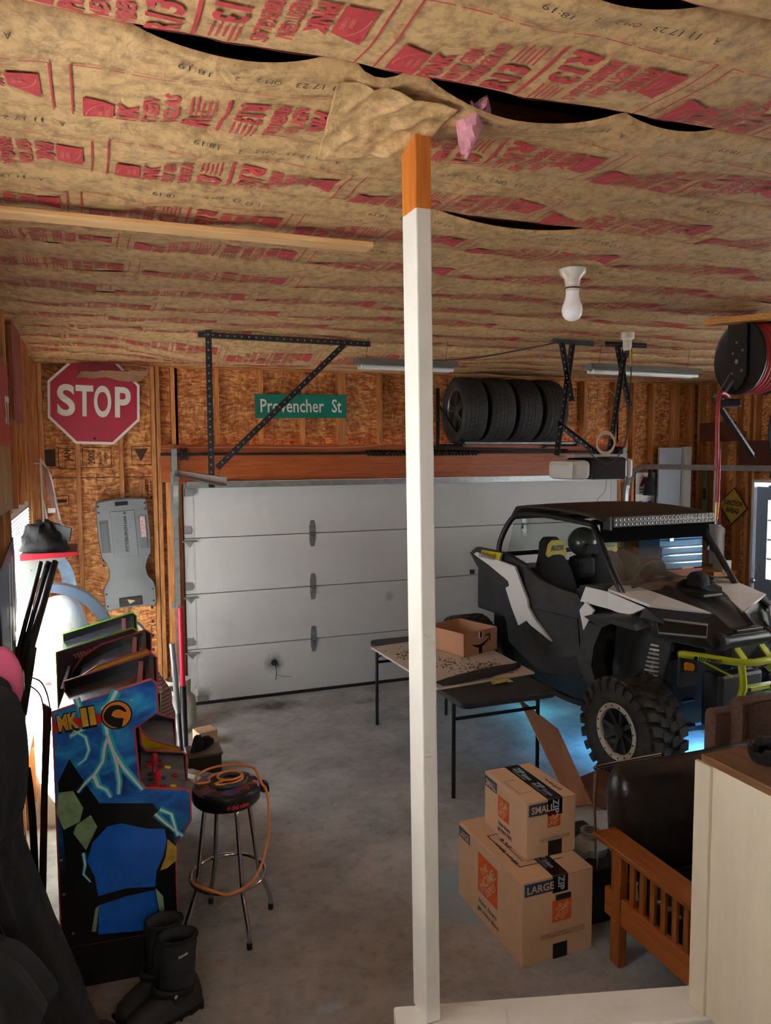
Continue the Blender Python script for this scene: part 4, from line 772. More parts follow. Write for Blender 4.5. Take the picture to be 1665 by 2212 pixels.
# ================================================================= STOOL, CORD
chrome = M('chrome', S(200, 200, 204), .12, 1.)
sx, sy = -.195, -3.555
t = thing('bar_stool', 'chrome bar stool with round black printed vinyl seat', 'stool', (sx, sy, 0))
G().lathe([(.0, .66), (.155, .66), (.168, .675), (.170, .72), (.165, .735), (0, .735)], n=40).build('seat_rim', M('black_vinyl', S(16, 16, 18), .3), t, smooth=True)
pr = M('seat_print', S(70, 54, 84), .3); nt = pr.node_tree; vo = nt.nodes.new('ShaderNodeTexVoronoi'); vo.inputs['Scale'].default_value = 20; tc = nt.nodes.new('ShaderNodeTexCoord'); sp_ = nt.nodes.new('ShaderNodeSeparateColor'); rr = nt.nodes.new('ShaderNodeValToRGB'); rr.color_ramp.interpolation = 'CONSTANT'; e = rr.color_ramp.elements
e[0].color = (*S(14, 14, 18), 1); e[1].position = .5; e[1].color = (*S(120, 60, 34), 1)
for p_, c_ in ((.62, (92, 60, 130)), (.74, (120, 140, 50)), (.84, (170, 130, 190)), (.92, (24, 24, 30))): q = e.new(p_); q.color = (*S(*c_), 1)
nt.links.new(tc.outputs['Object'], vo.inputs[0]); nt.links.new(vo.outputs['Color'], sp_.inputs[0]); nt.links.new(sp_.outputs[0], rr.inputs[0]); nt.links.new(rr.outputs[0], nt.nodes['Principled BSDF'].inputs['Base Color'])
G().lathe([(.166, .733), (.155, .745), (.10, .752), (0, .754)], n=40).build('seat_top', pr, t, smooth=True)
g = G(); s_ = 'nickelodeon'; a0 = math.radians(-98)
for i, ch in enumerate(s_):
    a = a0+i*.058; lettering(g, ch, (.1705*math.cos(a), .1705*math.sin(a), .683), (-math.sin(a), math.cos(a), 0), (0, 0, 1), .022, .02, off=.001)
lab(g.build('lettering', M('letter_red', S(206, 40, 52), .35), t), 'red letters nickelodeon')
for k, a in enumerate((math.radians(-75), math.radians(-165), math.radians(15), math.radians(105))):
    c, s = math.cos(a), math.sin(a); lg = G().tube(sm([(.07*c, .07*s, .665), (.11*c, .11*s, .645), (.125*c, .125*s, .58), (.165*c, .165*s, .27), (.185*c, .185*s, .20), (.228*c, .228*s, .08), (.235*c, .235*s, .015)], 6), .0115, 10).build('leg', chrome, t, smooth=True)
    G().cyl((.235*c, .235*s, 0), (.234*c, .234*s, .03), .0135).build('foot_cap', M('rubber', (0, 0, 0)), lg)
G().tube([(.185*math.cos(i*PI/24), .185*math.sin(i*PI/24), .275) for i in range(48)], .0105, 10, closed=True).build('foot_ring', chrome, t, smooth=True)
oc = M('cord_orange', S(232, 142, 72), .45)
def ring(cx, cy, z, r, a0, a1, n=28, dz=0.): return [(sx+cx+r*math.cos(a0+(a1-a0)*i/n), sy+cy+r*.9*math.sin(a0+(a1-a0)*i/n), z+dz*i/n) for i in range(n+1)]
p = [(sx+.172, sy-.045, .73), (sx+.19, sy-.055, .70), (sx+.20, sy-.06, .60), (sx+.19, sy-.08, .46), (sx+.11, sy-.16, .32), (sx-.02, sy-.205, .285), (sx-.11, sy-.165, .30), (sx-.17, sy-.08, .295), (sx-.188, sy-.02, .292)]
tag(G().tube(sm(ring(.02, .02, .775, .060, 3.6, 10.4, 16)+ring(.0, .01, .768, .085, 3.9, 9.6, 16)+ring(.01, .04, .765, .155, 3.4, .25, 14), 2)+sm(p, 8), .0062, 8).build('extension_cord', oc, smooth=True), 'orange extension cord coiled on and dangling off the stool', 'cord')
tag(G().tube(sm([q for k in range(5) for q in ring(.01+.004*k, .0-.003*k, .760+.002*k, .095-.006*k, .3*k, .3*k+5.9, 16)], 2), .0052, 6).build('coiled_rope', M('rope_teal', S(50, 64, 66), .6), smooth=True), 'dark teal rope coil lying on stool seat', 'rope')
tag(G().box((sx+.188, sy+.0, .70), (.03, .05, .05), .006, Matrix.Rotation(.5, 3, 'Y')).box((sx+.205, sy, .685), (.02, .03, .03), .004).build('cord_plug', M('black_plastic', (0, 0, 0))), 'black plug end hanging at the stool edge', 'plug')
# ================================================================= BOOTS
bt = M('boot_nylon', S(40, 42, 46), .75, nz=(30, .35), bump=(60, .3)); sole_m = M('boot_rubber', S(52, 52, 52), .7, nz=(20, .3)); lin = M('boot_liner', S(22, 24, 26), .95)
def boot(label, loc, rz):
    t = thing('winter_boot', label, 'boot', loc, rz, group='pair of black winter boots by the cabinet'); n = 24
    def rg(cx, z, rx, ry, tilt=0.): return [(cx+rx*math.cos(2*PI*i/n), ry*math.sin(2*PI*i/n), z+tilt*math.cos(2*PI*i/n)) for i in range(n)]
    G().loft([rg(.0, .075, .085, .062), rg(-.002, .12, .078, .060), rg(-.004, .18, .076, .060), rg(-.004, .25, .080, .063), rg(-.006, .31, .085, .066, .006), rg(-.006, .335, .084, .065, .010), rg(-.006, .345, .078, .060, .012), rg(-.006, .335, .070, .054, .010), rg(-.004, .20, .06, .045)]).build('shaft', bt, t, smooth=True, auto=60)
    def fr(x, w, h): return [(x, w*math.cos(PI*j/10), .03+h*math.sin(PI*j/10)) for j in range(11)]
    G().loft([fr(-.095, .045, .06), fr(-.085, .060, .11), fr(-.02, .062, .13), fr(.06, .056, .115), fr(.12, .058, .085), fr(.18, .056, .07), fr(.215, .045, .055), fr(.232, .02, .03)]).build('foot', sole_m, t, smooth=True, auto=60)
    out = [(-.10, .02), (-.095, .05), (-.05, .058), (.03, .05), (.12, .058), (.19, .054), (.23, .03), (.24, 0), (.23, -.03), (.19, -.054), (.12, -.058), (.03, -.05), (-.05, -.058), (-.095, -.05), (-.10, -.02)]
    G().prism(out, 0, .032, 'xy').build('sole', M('sole_black', S(22, 22, 23), .8), t)
    g = G()
    for i in range(7): g.box((-.08+.05*i, 0, .008), (.012, .125, .016))
    g.build('sole_lugs', MATS['sole_black'], t)
    G().tube(rg(-.006, .338, .086, .067, .010), .007, 6, closed=True).build('cuff_cord', lin, t, smooth=True); G().tube(sm([(.078, .02, .345), (.09, .025, .25), (.095, .03, .17)], 6), .004, 5).tube(sm([(.078, -.02, .345), (.094, -.02, .27), (.09, -.022, .19)], 6), .004, 5).build('drawstring', lin, t)
    G().loft([[(x, y*1.03, z) for x, y, z in rg(.02, .11, .096, .066, .02)], [(x, y*1.03, z) for x, y, z in rg(.02, .14, .090, .066, .025)]], cap=False).build('ankle_strap', M('strap_black', S(26, 27, 30), .6), t, smooth=True, solid=.004)
    g = G(); lettering(g, 'kamik', (.03, .0665, .285), (-1, 0, 0), (0, 0, 1), .013, .02, width=.045); lab(g.build('lettering', signwhite, t), 'small white letters kamik')
    G().lathe([(0, .002), (.008, .002), (.008, 0)], (.05, .072, .13), (0, 1, 0), 10).build('strap_badge', M('badge_pale', S(190, 205, 215), .4), t)
    return t
boot('front black winter boot with white lettering beside cabinet base', (-.50, -4.085, 0), math.radians(205)); boot('black winter boot partly hidden behind the front boot', (-.545, -3.955, 0), math.radians(212))
# ================================================================= SIDE BY SIDE BUGGY
uv = thing('side_by_side', 'black and white off-road buggy with lime bumper facing the camera', 'vehicle', (3.459, -2.858, 0), math.radians(3.5))
ub = M('utv_black', S(32, 34, 38), .5, nz=(5, .35, S(50, 50, 52)), bump=(60, .1)); uw = M('utv_white', S(226, 228, 226), .4); uy = M('utv_yellow', S(206, 190, 40), .45); lime = M('utv_lime', S(178, 190, 28), .35, nz=(7, .12)); um = M('utv_tube', S(26, 26, 28), .4); uroof = M('roof_brown', S(58, 48, 44), .6, nz=(4, .2)); fab = M('seat_black', S(24, 24, 26), .75, nz=(14, .4)); dust = M('utv_dusty', S(62, 61, 60), .75, nz=(7, .5, S(34, 34, 35)))
tyr = M('mud_rubber', S(38, 38, 38), .8, nz=(10, .4, S(66, 62, 55)), bump=(50, .3)); ringm = M('beadlock', S(206, 200, 184), .4)
def mud_wheel(name, loc, s, lugs=True, src=None):
    """wheel with axis along x; s = +1 when its outside faces -x"""
    w = bpy.data.objects.new(name, None); COL.objects.link(w); w.parent = uv; w.location = loc
    w.rotation_euler = (.2, 0, 0 if s > 0 else PI)
    if src:
        for c in src.children: q = c.copy(); COL.objects.link(q); q.parent = w
        return w
    g = G(); g.lathe([(.20, -.135), (.24, -.150), (.30, -.158), (.345, -.150), (.365, -.125), (.372, -.06), (.374, 0), (.372, .06), (.365, .125), (.345, .15), (.30, .158), (.24, .15), (.20, .135)], (0, 0, 0), (1, 0, 0), 48, cap=False); g.build('tyre', tyr, w, smooth=True)
    g = G(); n = 24
    for i in range(n):
        a = 2*PI*i/n
        for (x0, x1, ra, rb_, da, sh) in ((-.150, -.075, .358, .392, .085, 0), (-.068, -.006, .368, .392, .075, .13), (.006, .068, .368, .392, .075, 0), (.075, .150, .358, .392, .085, .13), (-.168, -.150, .30, .372, .07, 0), (.150, .168, .30, .372, .07, .13)):
            sk = .6 if x0 < 0 else -.6
            g.add([(x, r*math.cos(a+sh+q*da+(x-x0)*sk), r*math.sin(a+sh+q*da+(x-x0)*sk)) for r in (ra, rb_) for x in (x0, x1) for q in (-1, 1)], [(4, 5, 7, 6), (0, 1, 5, 4), (2, 6, 7, 3), (0, 4, 6, 2), (1, 3, 7, 5)])
    g.build('tread_lugs', tyr, w, kind='stuff')
    G().lathe([(.200, -.13), (.206, -.148), (.200, -.152), (.172, -.150), (.165, -.14), (.165, -.12)], (0, 0, 0), (1, 0, 0), 40, cap=False).build('beadlock_ring', ringm, w, smooth=True, auto=25)
    for i in range(16): a = 2*PI*i/16; G().lathe([(0, .0), (.0065, 0), (.0065, -.003), (0, -.003)], (-.1525, .186*math.cos(a), .186*math.sin(a)), (1, 0, 0), 8).build('ring_bolt', black_m, w)
    G().lathe([(.168, -.125), (.15, -.10), (.10, -.085), (.055, -.09), (.05, -.125), (.03, -.13), (0, -.13)], (0, 0, 0), (1, 0, 0), 32, cap=False).build('wheel_centre', um, w, smooth=True)
    for i in range(8):
        a = 2*PI*i/8; G().bar((-.11, .05*math.cos(a), .05*math.sin(a)), (-.128, .165*math.cos(a), .165*math.sin(a)), .03, .016, up=(1, 0, 0), bev=.003).build('spoke', M('spoke_black', S(44, 44, 46), .35), w)
    return w
fl = mud_wheel('front_wheel', (-.645, 0, .39), 1); mud_wheel('front_wheel', (.645, 0, .39), -1, src=fl); mud_wheel('rear_wheel', (-.66, 2.29, .39), 1, src=fl); mud_wheel('rear_wheel', (.66, 2.29, .39), -1, src=fl)
def both(fn):
    for s in (1, -1): fn(s)
def yz(name, pts, x, th, mat, s, bev=0):
    return G().prism(pts, s*x, s*(x-th) if x < 0 else s*(x+th), 'yz').build(name, mat, uv)
def side(s):
    sg = lambda x: x*s   # s=1 left (-x given), s=-1 mirrored
    P = lambda x, y, z: (x*s, y, z)
    # door, lower quarter, rocker
    yz('door', [(1.32, 1.385), (1.10, 1.31), (.85, 1.275), (.64, 1.265), (.52, 1.285), (.50, 1.10), (.52, .80), (.56, .62), (1.10, .52), (1.42, .62), (1.40, 1.0)], -.66, -.03, ub, s)
    yz('door_upper_trim', [(1.31, 1.395), (1.10, 1.32), (.85, 1.285), (.60, 1.275), (.52, 1.20), (.85, 1.13), (1.20, 1.16), (1.31, 1.25)], -.675, -.02, dust, s)
    yz('door_crease', [(1.18, 1.05), (.60, 1.08), (.56, .80), (.95, .66), (1.25, .84)], -.672, -.014, dust, s)
    G().tube(sm([P(-.66, 1.75, .58), P(-.68, 1.45, .47), P(-.68, 1.0, .42), P(-.67, .55, .42), P(-.60, .38, .47)], 6), .028, 8).build('rock_slider', um, uv, smooth=True)
    G().plate([P(-.60, .50, .62), P(-.60, 1.55, .64), P(-.52, 1.55, .36), P(-.52, .45, .34)], .02).build('rocker_panel', ub, uv)
    # rear quarter
    yz('rear_mudguard', [(2.30, 1.40), (2.18, 1.47), (1.66, 1.47), (1.36, 1.40), (1.30, 1.1), (1.42, .62), (1.60, .66), (1.64, .84), (1.77, .98), (1.88, 1.09), (2.0, 1.22), (2.14, 1.27)], -.645, -.05, ub, s)
    yz('rear_white_panel', [(2.14, 1.41), (2.09, 1.435), (1.44, 1.385), (1.245, 1.12), (1.23, 1.06), (1.14, .98), (.90, .835), (1.09, .885), (1.19, .91), (1.25, .94), (1.37, .87), (1.48, 1.01), (1.58, 1.17), (1.52, 1.20), (1.54, 1.24), (1.86, 1.34)], -.70, -.022, uw, s)
    v = yz('vent', [(2.01, 1.465), (1.67, 1.475), (1.71, 1.385), (2.03, 1.41)], -.69, -.02, uy, s)
    for i in range(11): y = 1.73+.026*i; G().bar(P(-.7125, y, 1.455), P(-.7125, y+.02, 1.40), .007, .002, up=(1, 0, 0)).build('vent_slot', black_m, v)
    G().cyl(P(-.70, 2.12, 1.24), P(-.74, 2.14, 1.24), .022).build('tail_knob', um, uv)
    # front fender flare
    rings = []
    for (y, z) in ((.42, 1.245), (.30, 1.19), (.36, 1.12), (.44, .97), (.47, .81), (.40, .66)): rings.append((y, z))
    g = G(); rr_ = [[P(-.78, y-.02, z), P(-.62, y+.03, z+.02), P(-.60, y-.10, z-.01), P(-.76, y-.15, z-.02)] for y, z in rings[2:]]; g.loft(rr_); g.build('front_flare', dust, uv, smooth=True, auto=30)
    g = G(); g.loft([[P(-.80, .36, 1.16), P(-.60, .36, 1.18), P(-.60, .22, 1.13), P(-.78, .20, 1.10)], [P(-.80, .10, 1.20), P(-.58, .14, 1.23), P(-.58, .10, 1.18), P(-.79, .08, 1.16)], [P(-.76, -.12, 1.19), P(-.55, -.08, 1.235), P(-.55, -.12, 1.17), P(-.75, -.14, 1.15)]]); g.build('fender_top', ub, uv)
    yz('white_trim', [(.54, 1.165), (.47, 1.24), (.37, 1.195), (.49, 1.015)], -.70, -.015, uw, s)
    # hood sides
    G().plate([P(-.64, .52, 1.345), P(-.635, .28, 1.345), P(-.60, -.08, 1.285), P(-.635, .06, 1.205), P(-.66, .23, 1.225), P(-.66, .56, 1.225)], .02).build('hood_side_panel', uw, uv)
    G().plate([P(-.63, .30, 1.345), P(-.50, .38, 1.355), P(-.36, .30, 1.345), P(-.30, .10, 1.31), P(-.16, -.24, 1.225), P(-.585, -.08, 1.292)], .02).build('hood_top_panel', uw, uv)
    G().plate([P(-.605, -.06, 1.285), P(-.50, -.14, 1.26), P(-.56, -.20, 1.19), P(-.635, -.04, 1.205)], .02).build('cowl_corner', ub, uv)
    hl = [P(-.568, -.135, 1.215), P(-.315, -.355, 1.19), P(-.345, -.375, 1.12), P(-.575, -.17, 1.13)]
    h = G().plate(hl, .012*s).build('headlight', M('lens_black', (.008, .008, .01), .08), uv); G().tube(hl, .0135, 6, closed=True).build('headlight_bezel', M('headlight_grey', S(150, 150, 150), .3), h)
    # nose
    G().plate([P(-.60, -.05, 1.28), P(-.15, -.26, 1.225), P(-.12, -.42, 1.12), P(-.30, -.36, 1.02), P(-.58, -.12, 1.08)], .025).build('nose_side', ub, uv)
    G().plate([P(-.13, -.40, 1.13), P(-.30, -.345, 1.10), P(-.27, -.33, .86), P(-.12, -.36, .84)], .03).build('nose_cheek', M('cheek_grey', S(60, 61, 64), .5), uv)
    # cage
    G().tube(sm([P(-.575, .20, 1.33), P(-.57, .36, 1.54), P(-.55, .53, 1.76), P(-.52, .62, 1.82)], 6)+sm([P(-.52, .62, 1.82), P(-.52, 1.1, 1.845), P(-.53, 1.55, 1.84), P(-.56, 1.72, 1.76), P(-.60, 1.84, 1.52), P(-.60, 1.80, 1.30), P(-.58, 1.74, 1.0)], 6), .026, 10).build('cage_tube', um, uv, smooth=True)
    G().tube([P(-.585, .185, 1.335), P(-.565, .53, 1.745)], .012, 6).build('windshield_edge', M('edge_grey', S(132, 142, 136), .25), uv)
    # seats
    se = G().loft([[P(-.30+.20*math.cos(2*PI*i/16)*w, y+.06*math.sin(2*PI*i/16), z) for i in range(16)] for (w, y, z) in ((.9, 1.20, .82), (1.05, 1.28, 1.0), (1.1, 1.36, 1.18), (1.0, 1.42, 1.34), (.72, 1.45, 1.44), (.62, 1.46, 1.50), (.55, 1.47, 1.58), (.35, 1.47, 1.62))]).build('seat_back', fab, uv, smooth=True)
    hp = G().plate([P(-.30+x, 1.385+.0*x, z) for x, z in ((-.11, 1.48), (-.085, 1.57), (-.05, 1.605), (.05, 1.605), (.085, 1.57), (.11, 1.48), (.09, 1.455), (.04, 1.475), (-.04, 1.475), (-.09, 1.455))], .02).build('headrest_badge', uy, se)
    g = G(); lettering(g, 'RZR', (-.30*s, 1.372, 1.515), (1, 0, 0), (0, 0, 1), .042, .04, width=.14, align='c', shear=.3, off=.012); lab(g.build('lettering', MATS['print_black'], hp), 'black letters RZR')
    G().box(P(-.30, 1.02, .80), (.44, .46, .14), .05).build('seat_cushion', fab, uv)
    # suspension
    a_, b_ = Vector(P(-.36, .02, 1.06)), Vector(P(-.47, .05, .60)); d_ = b_-a_
    sh = G().cyl(a_, a_+d_*.35, .032).cyl(a_+d_*.3, b_, .020).build('shock_body', M('shock_grey', S(96, 94, 88), .35, .7), uv, smooth=True); u1 = Vector((0, 1, 0)); u2 = d_.normalized().cross(u1)
    G().tube([a_+d_*(.16+.66*i/150)+(u1*math.cos(i*.42)+u2*math.sin(i*.42))*.050 for i in range(151)], .009, 6).build('coil_spring', M('spring_silver', S(196, 192, 182), .35, .2), sh, smooth=True)
    G().cyl(Vector(P(-.30, -.02, 1.05)), Vector(P(-.31, -.02, .93)), .022).build('reservoir', MATS['shock_grey'], sh)
    for y in (-.12, .22):
        G().tube([P(-.16, y, .38), P(-.56, .02, .33)], .018, 8).tube([P(-.18, y, .58), P(-.54, .02, .52)], .016, 8).build('control_arm', um, uv)
    G().cyl(P(-.05, .02, .42), P(-.55, 0, .39), .02).build('axle', um, uv)
    for y in (1.5, ): G().bar(P(-.40, 1.3, .42), P(-.55, 2.29, .40), .05, .07).build('trailing_arm', um, uv)
both(side)
# inner fender wells, tub, bed
G().box((0, .35, .62), (.78, .9, .55), .04).build('front_bulkhead', ub, uv); G().box((0, 1.05, .47), (1.06, 1.3, .20), .03).build('floor_tub', ub, uv); G().box((0, 2.0, 1.05), (1.12, .62, .42), .03).build('cargo_bed', ub, uv); G().box((0, 1.60, 1.02), (1.14, .06, .62), .01).build('rear_firewall', fab, uv); G().box((0, 2.05, .62), (.7, .6, .5), .04).build('engine_block', um, uv)
for s in (1, -1): G().plate([(-.42*s, -.15, 1.08), (-.42*s, .42, 1.15), (-.42*s, .48, .62), (-.42*s, -.05, .72)], .02).build('wheel_well', dust, uv)
# hood centre with raised scoop
def hood(a, b):
    x = -.42+.84*a; y = .40-.80*b; z = 1.36-.10*b-.16*b**3-.05*(abs(x)/.42)**2*b; z += .035*math.exp(-((abs(x)-.14)/.05)**2)*(1-b) - .02*math.exp(-(x/.1)**2)*b
    return (x*(1-.25*b), y, z)
G().grid(hood, 24, 18).build('hood', M('hood_black', S(40, 40, 43), .55, nz=(8, .4)), uv, smooth=True, solid=.02)
G().box((0, .04, 1.33), (.20, .30, .03), .012).build('hood_scoop', um, uv); G().box((0, -.40, 1.0), (.40, .08, .26), .03).build('grille', um, uv); G().box((0, -.30, .62), (.42, .18, .42), .03).build('lower_nose', ub, uv)
G().box((0, .62, 1.20), (1.16, .30, .22), .05).build('dashboard', ub, uv); G().prism([(.44, 1.36), (.72, 1.32), (.72, 1.28), (.44, 1.30)], -.56, .56, 'yz').build('dash_top', ub, uv)
stw = G().tube([(.30+.17*math.cos(i*PI/12), .86-.06*math.sin(i*PI/12), 1.30+.16*math.sin(i*PI/12)) for i in range(24)], .016, 8, closed=True).build('steering_wheel', fab, uv, smooth=True); G().cyl((.30, .84, 1.30), (.30, .66, 1.24), .03).bar((.14, .86, 1.30), (.46, .86, 1.30), .03, .015).build('steering_column', um, stw)
# windshield
wg = bpy.data.materials.new('windshield_clear'); wg.use_nodes = True; nt = wg.node_tree; nt.nodes.remove(nt.nodes['Principled BSDF']); tr = nt.nodes.new('ShaderNodeBsdfTransparent'); tr.inputs[0].default_value = (.86, .90, .88, 1); gl = nt.nodes.new('ShaderNodeBsdfGlossy'); gl.inputs['Roughness'].default_value = .04; mx = nt.nodes.new('ShaderNodeMixShader'); mx.inputs[0].default_value = .07; nt.links.new(tr.outputs[0], mx.inputs[1]); nt.links.new(gl.outputs[0], mx.inputs[2]); nt.links.new(mx.outputs[0], nt.nodes['Material Output'].inputs[0]); MATS['windshield_clear'] = wg
G().plate([(-.56, .20, 1.345), (.56, .20, 1.345), (.54, .52, 1.735), (-.54, .52, 1.735)], .004).build('windshield', wg, uv)
G().plate([(-.55, .465, 1.69), (.55, .465, 1.69), (.54, .50, 1.84), (-.54, .50, 1.84)], .012).build('visor', M('visor_black', S(10, 10, 11), .95, spec=.05), uv)
for s in (1, -1): G().box((.545*s, .47, 1.60), (.03, .03, .05)).build('windshield_clamp', um, uv)
def roof(a, b): x = -.585+1.17*a; y = .44+1.24*b; return (x, y, 1.865+.055*math.sin(PI*min(1, b*1.1))**.5*(1-.35*abs(2*a-1)**3)+.03*b-(.11*max(0, (b-.93)/.07)))
G().grid(roof, 16, 28).build('roof', uroof, uv, smooth=True, solid=.018)
for y in (.62, 1.1, 1.55): G().tube([(-.52, y, 1.835), (.52, y, 1.835)], .022, 8).build('cage_cross_tube', um, uv)
G().tube([(-.59, 1.82, 1.44), (.59, 1.82, 1.44)], .022, 8).build('cage_cross_tube', um, uv)
mi = G().box((.05, .70, 1.755), (.32, .03, .07), .02).build('rear_mirror', M('mirror_black', S(18, 18, 18), .2), uv)
g = G().plate([(-.50, 1.74, 1.78), (.50, 1.74, 1.78), (.52, 1.82, 1.47), (-.52, 1.82, 1.47)], .004).build('rear_screen', wg, uv)
lb = G().box((0, .40, 1.855), (1.06, .06, .085), .008).build('light_bar', um, uv)
le = G()
for i in range(26):
    for z in (1.837, 1.873): le.lathe([(0, .001), (.011, .004), (.0145, 0)], (-.50+.04*i, .368, z), (0, -1, 0), 8)
le.build('led_lenses', M('led_grey', S(150, 150, 146), .25, .3), lb, kind='stuff')
for x in (-.54, .54): G().box((x, .42, 1.845), (.02, .08, .10)).build('light_bracket', um, lb)
# lime front bumper
bp = [(-.47, -.26, .985), (-.40, -.36, .985), (-.18, -.52, .955), (.0, -.56, .955), (.18, -.53, .965), (.38, -.40, 1.02), (.46, -.28, 1.05)]
bu = G().tube(sm(bp, 6), .026, 12).build('bumper_hoop', lime, uv, smooth=True)
G().cyl((-.475, -.25, .985), (-.463, -.267, .985), .027).build('hoop_cap', um, bu)
g = G(); a_ = Vector((-.415, -.372, .985)); ud = Vector((.22, -.16, -.03)); lettering(g, 'EQUIPMENT', a_+Vector((-.012, -.02, -.014)), ud, (0, 0, 1), .022, .03, width=.15, off=.006); g.lathe([(.006, .002), (.013, .002), (.013, 0)], a_+Vector((-.03, -.012, -.003)), (-.5, -.8, 0), 12); lab(g.build('lettering', MATS['print_black'], bu), 'black letters EQUIPMENT')
for s in (-1, 1):
    G().tube(sm([(.17*s, -.52, .95), (.17*s, -.535, .86), (.16*s, -.53, .76), (.13*s, -.44, .60), (.10*s, -.32, .56), (.03*s, -.26, .57)], 6), .025, 10).build('bumper_upright', lime, uv, smooth=True)
    G().bar((.40*s, -.34, .97), (.18*s, -.46, .84), .02, .012).bar((.12*s, -.52, .95), (.12*s, -.40, 1.06), .05, .012).build('bumper_gusset', lime, uv)
G().bar((-.15, -.515, .76), (.15, -.515, .76), .05, .035, bev=.006).build('bumper_cross_plate', lime, uv)
for x in (-.11, .11): G().cyl((x, -.533, .76), (x, -.545, .76), .016).build('plate_hole', black_m, uv)
wn_ = G().cyl((-.22, -.40, 1.075), (.20, -.40, 1.075), .055, n=18).build('winch', M('winch_black', S(22, 22, 24), .3, nz=(20, .4)), uv, smooth=True); G().cyl((-.25, -.40, 1.075), (-.22, -.40, 1.075), .062, n=18).cyl((.20, -.40, 1.075), (.26, -.40, 1.075), .060, n=18).box((0, -.40, 1.14), (.26, .08, .03), .006).build('winch_drum_end', M('winch_grey', S(50, 50, 52), .3, .4), wn_)
G().prism([(-.475, .93), (-.46, .94), (-.395, .92), (-.38, .895), (-.395, .87), (-.47, .885)], -.31, -.318).build('orange_marker', M('marker_orange', S(236, 146, 24), .3), uv); G().box((-.40, -.27, .86), (.16, .03, .22), .005).build('marker_bracket', um, uv)
# blue rock lights under the chassis
for i, (x, y, c, e) in enumerate(((-.40, .55, (.10, .45, .9), .45), (.30, -.05, (.12, .45, 1), 3.4), (-.40, 1.55, (.1, .6, .8), .15))):
    G().box((x, y, .335), (.09, .035, .018), .005).build('rock_light', M('rock_led', (.2, .4, .8), .3, emit=((.2, .55, 1), 3.0)), uv)
    ld = bpy.data.lights.new('rock_lamp', 'AREA'); ld.size = .08; ld.energy = e; ld.color = c; lo = bpy.data.objects.new('rock_lamp', ld); COL.objects.link(lo); lo.parent = uv; lo.location = (x, y, .32)
# items resting on or in the buggy
U = Matrix.Translation(uv.location) @ Matrix.Rotation(math.radians(3.5), 4, 'Z')
t = thing('peaked_hat', 'black fabric cap lying on the buggy hood', 'cap', U @ Vector((.13, .16, 1.362)), math.radians(20)); G().grid(lambda a, b: (.10*math.cos(2*PI*a)*math.cos(b*PI/2)**.6, .085*math.sin(2*PI*a)*math.cos(b*PI/2)**.6, .10*math.sin(b*PI/2)), 24, 10, cu=True).build('crown', M('cap_black', S(24, 24, 27), .85, bump=(30, .4)), t, smooth=True); G().prism([(.06, -.08), (.16, -.06), (.19, 0), (.16, .06), (.06, .08)], .002, .008, 'xy').build('peak', MATS['cap_black'], t)
tag(G().tube(sm([U @ Vector(p) for p in ((-.42, .27, 1.362), (-.25, .30, 1.375), (-.08, .26, 1.40), (.10, .32, 1.385), (.30, .33, 1.372), (.44, .30, 1.362))], 6), [.012+.012*math.sin(PI*i/30) for i in range(31)], 8).build('strap', MATS['cap_black'], smooth=True), 'black strap stretched across the buggy hood below the windshield', 'strap')
hm = M('helmet_grey', S(70, 76, 72), .25, .2); t = thing('helmet', 'grey black helmet perched between the buggy seats', 'helmet', U @ Vector((.02, 1.40, 1.44))); G().ball((0, 0, .13), .135, 24, 16, (1, 1.15, 1.0)).build('shell', hm, t, smooth=True); G().box((0, -.13, .10), (.15, .04, .07), .02).build('visor_opening', MATS['lens_black'], t); G().prism([(-.10, .04), (-.07, .12), (.07, .12), (.10, .04)], -.165, -.10).build('chin_guard', fab, t); G().box((0, .02, -.10), (.2, .2, .2), .05).build('seat_console', fab, t)
for (x, y, z) in ((-.35, 1.72, 1.50), (.1, 1.72, 1.49), (.42, 1.70, 1.50)): pass
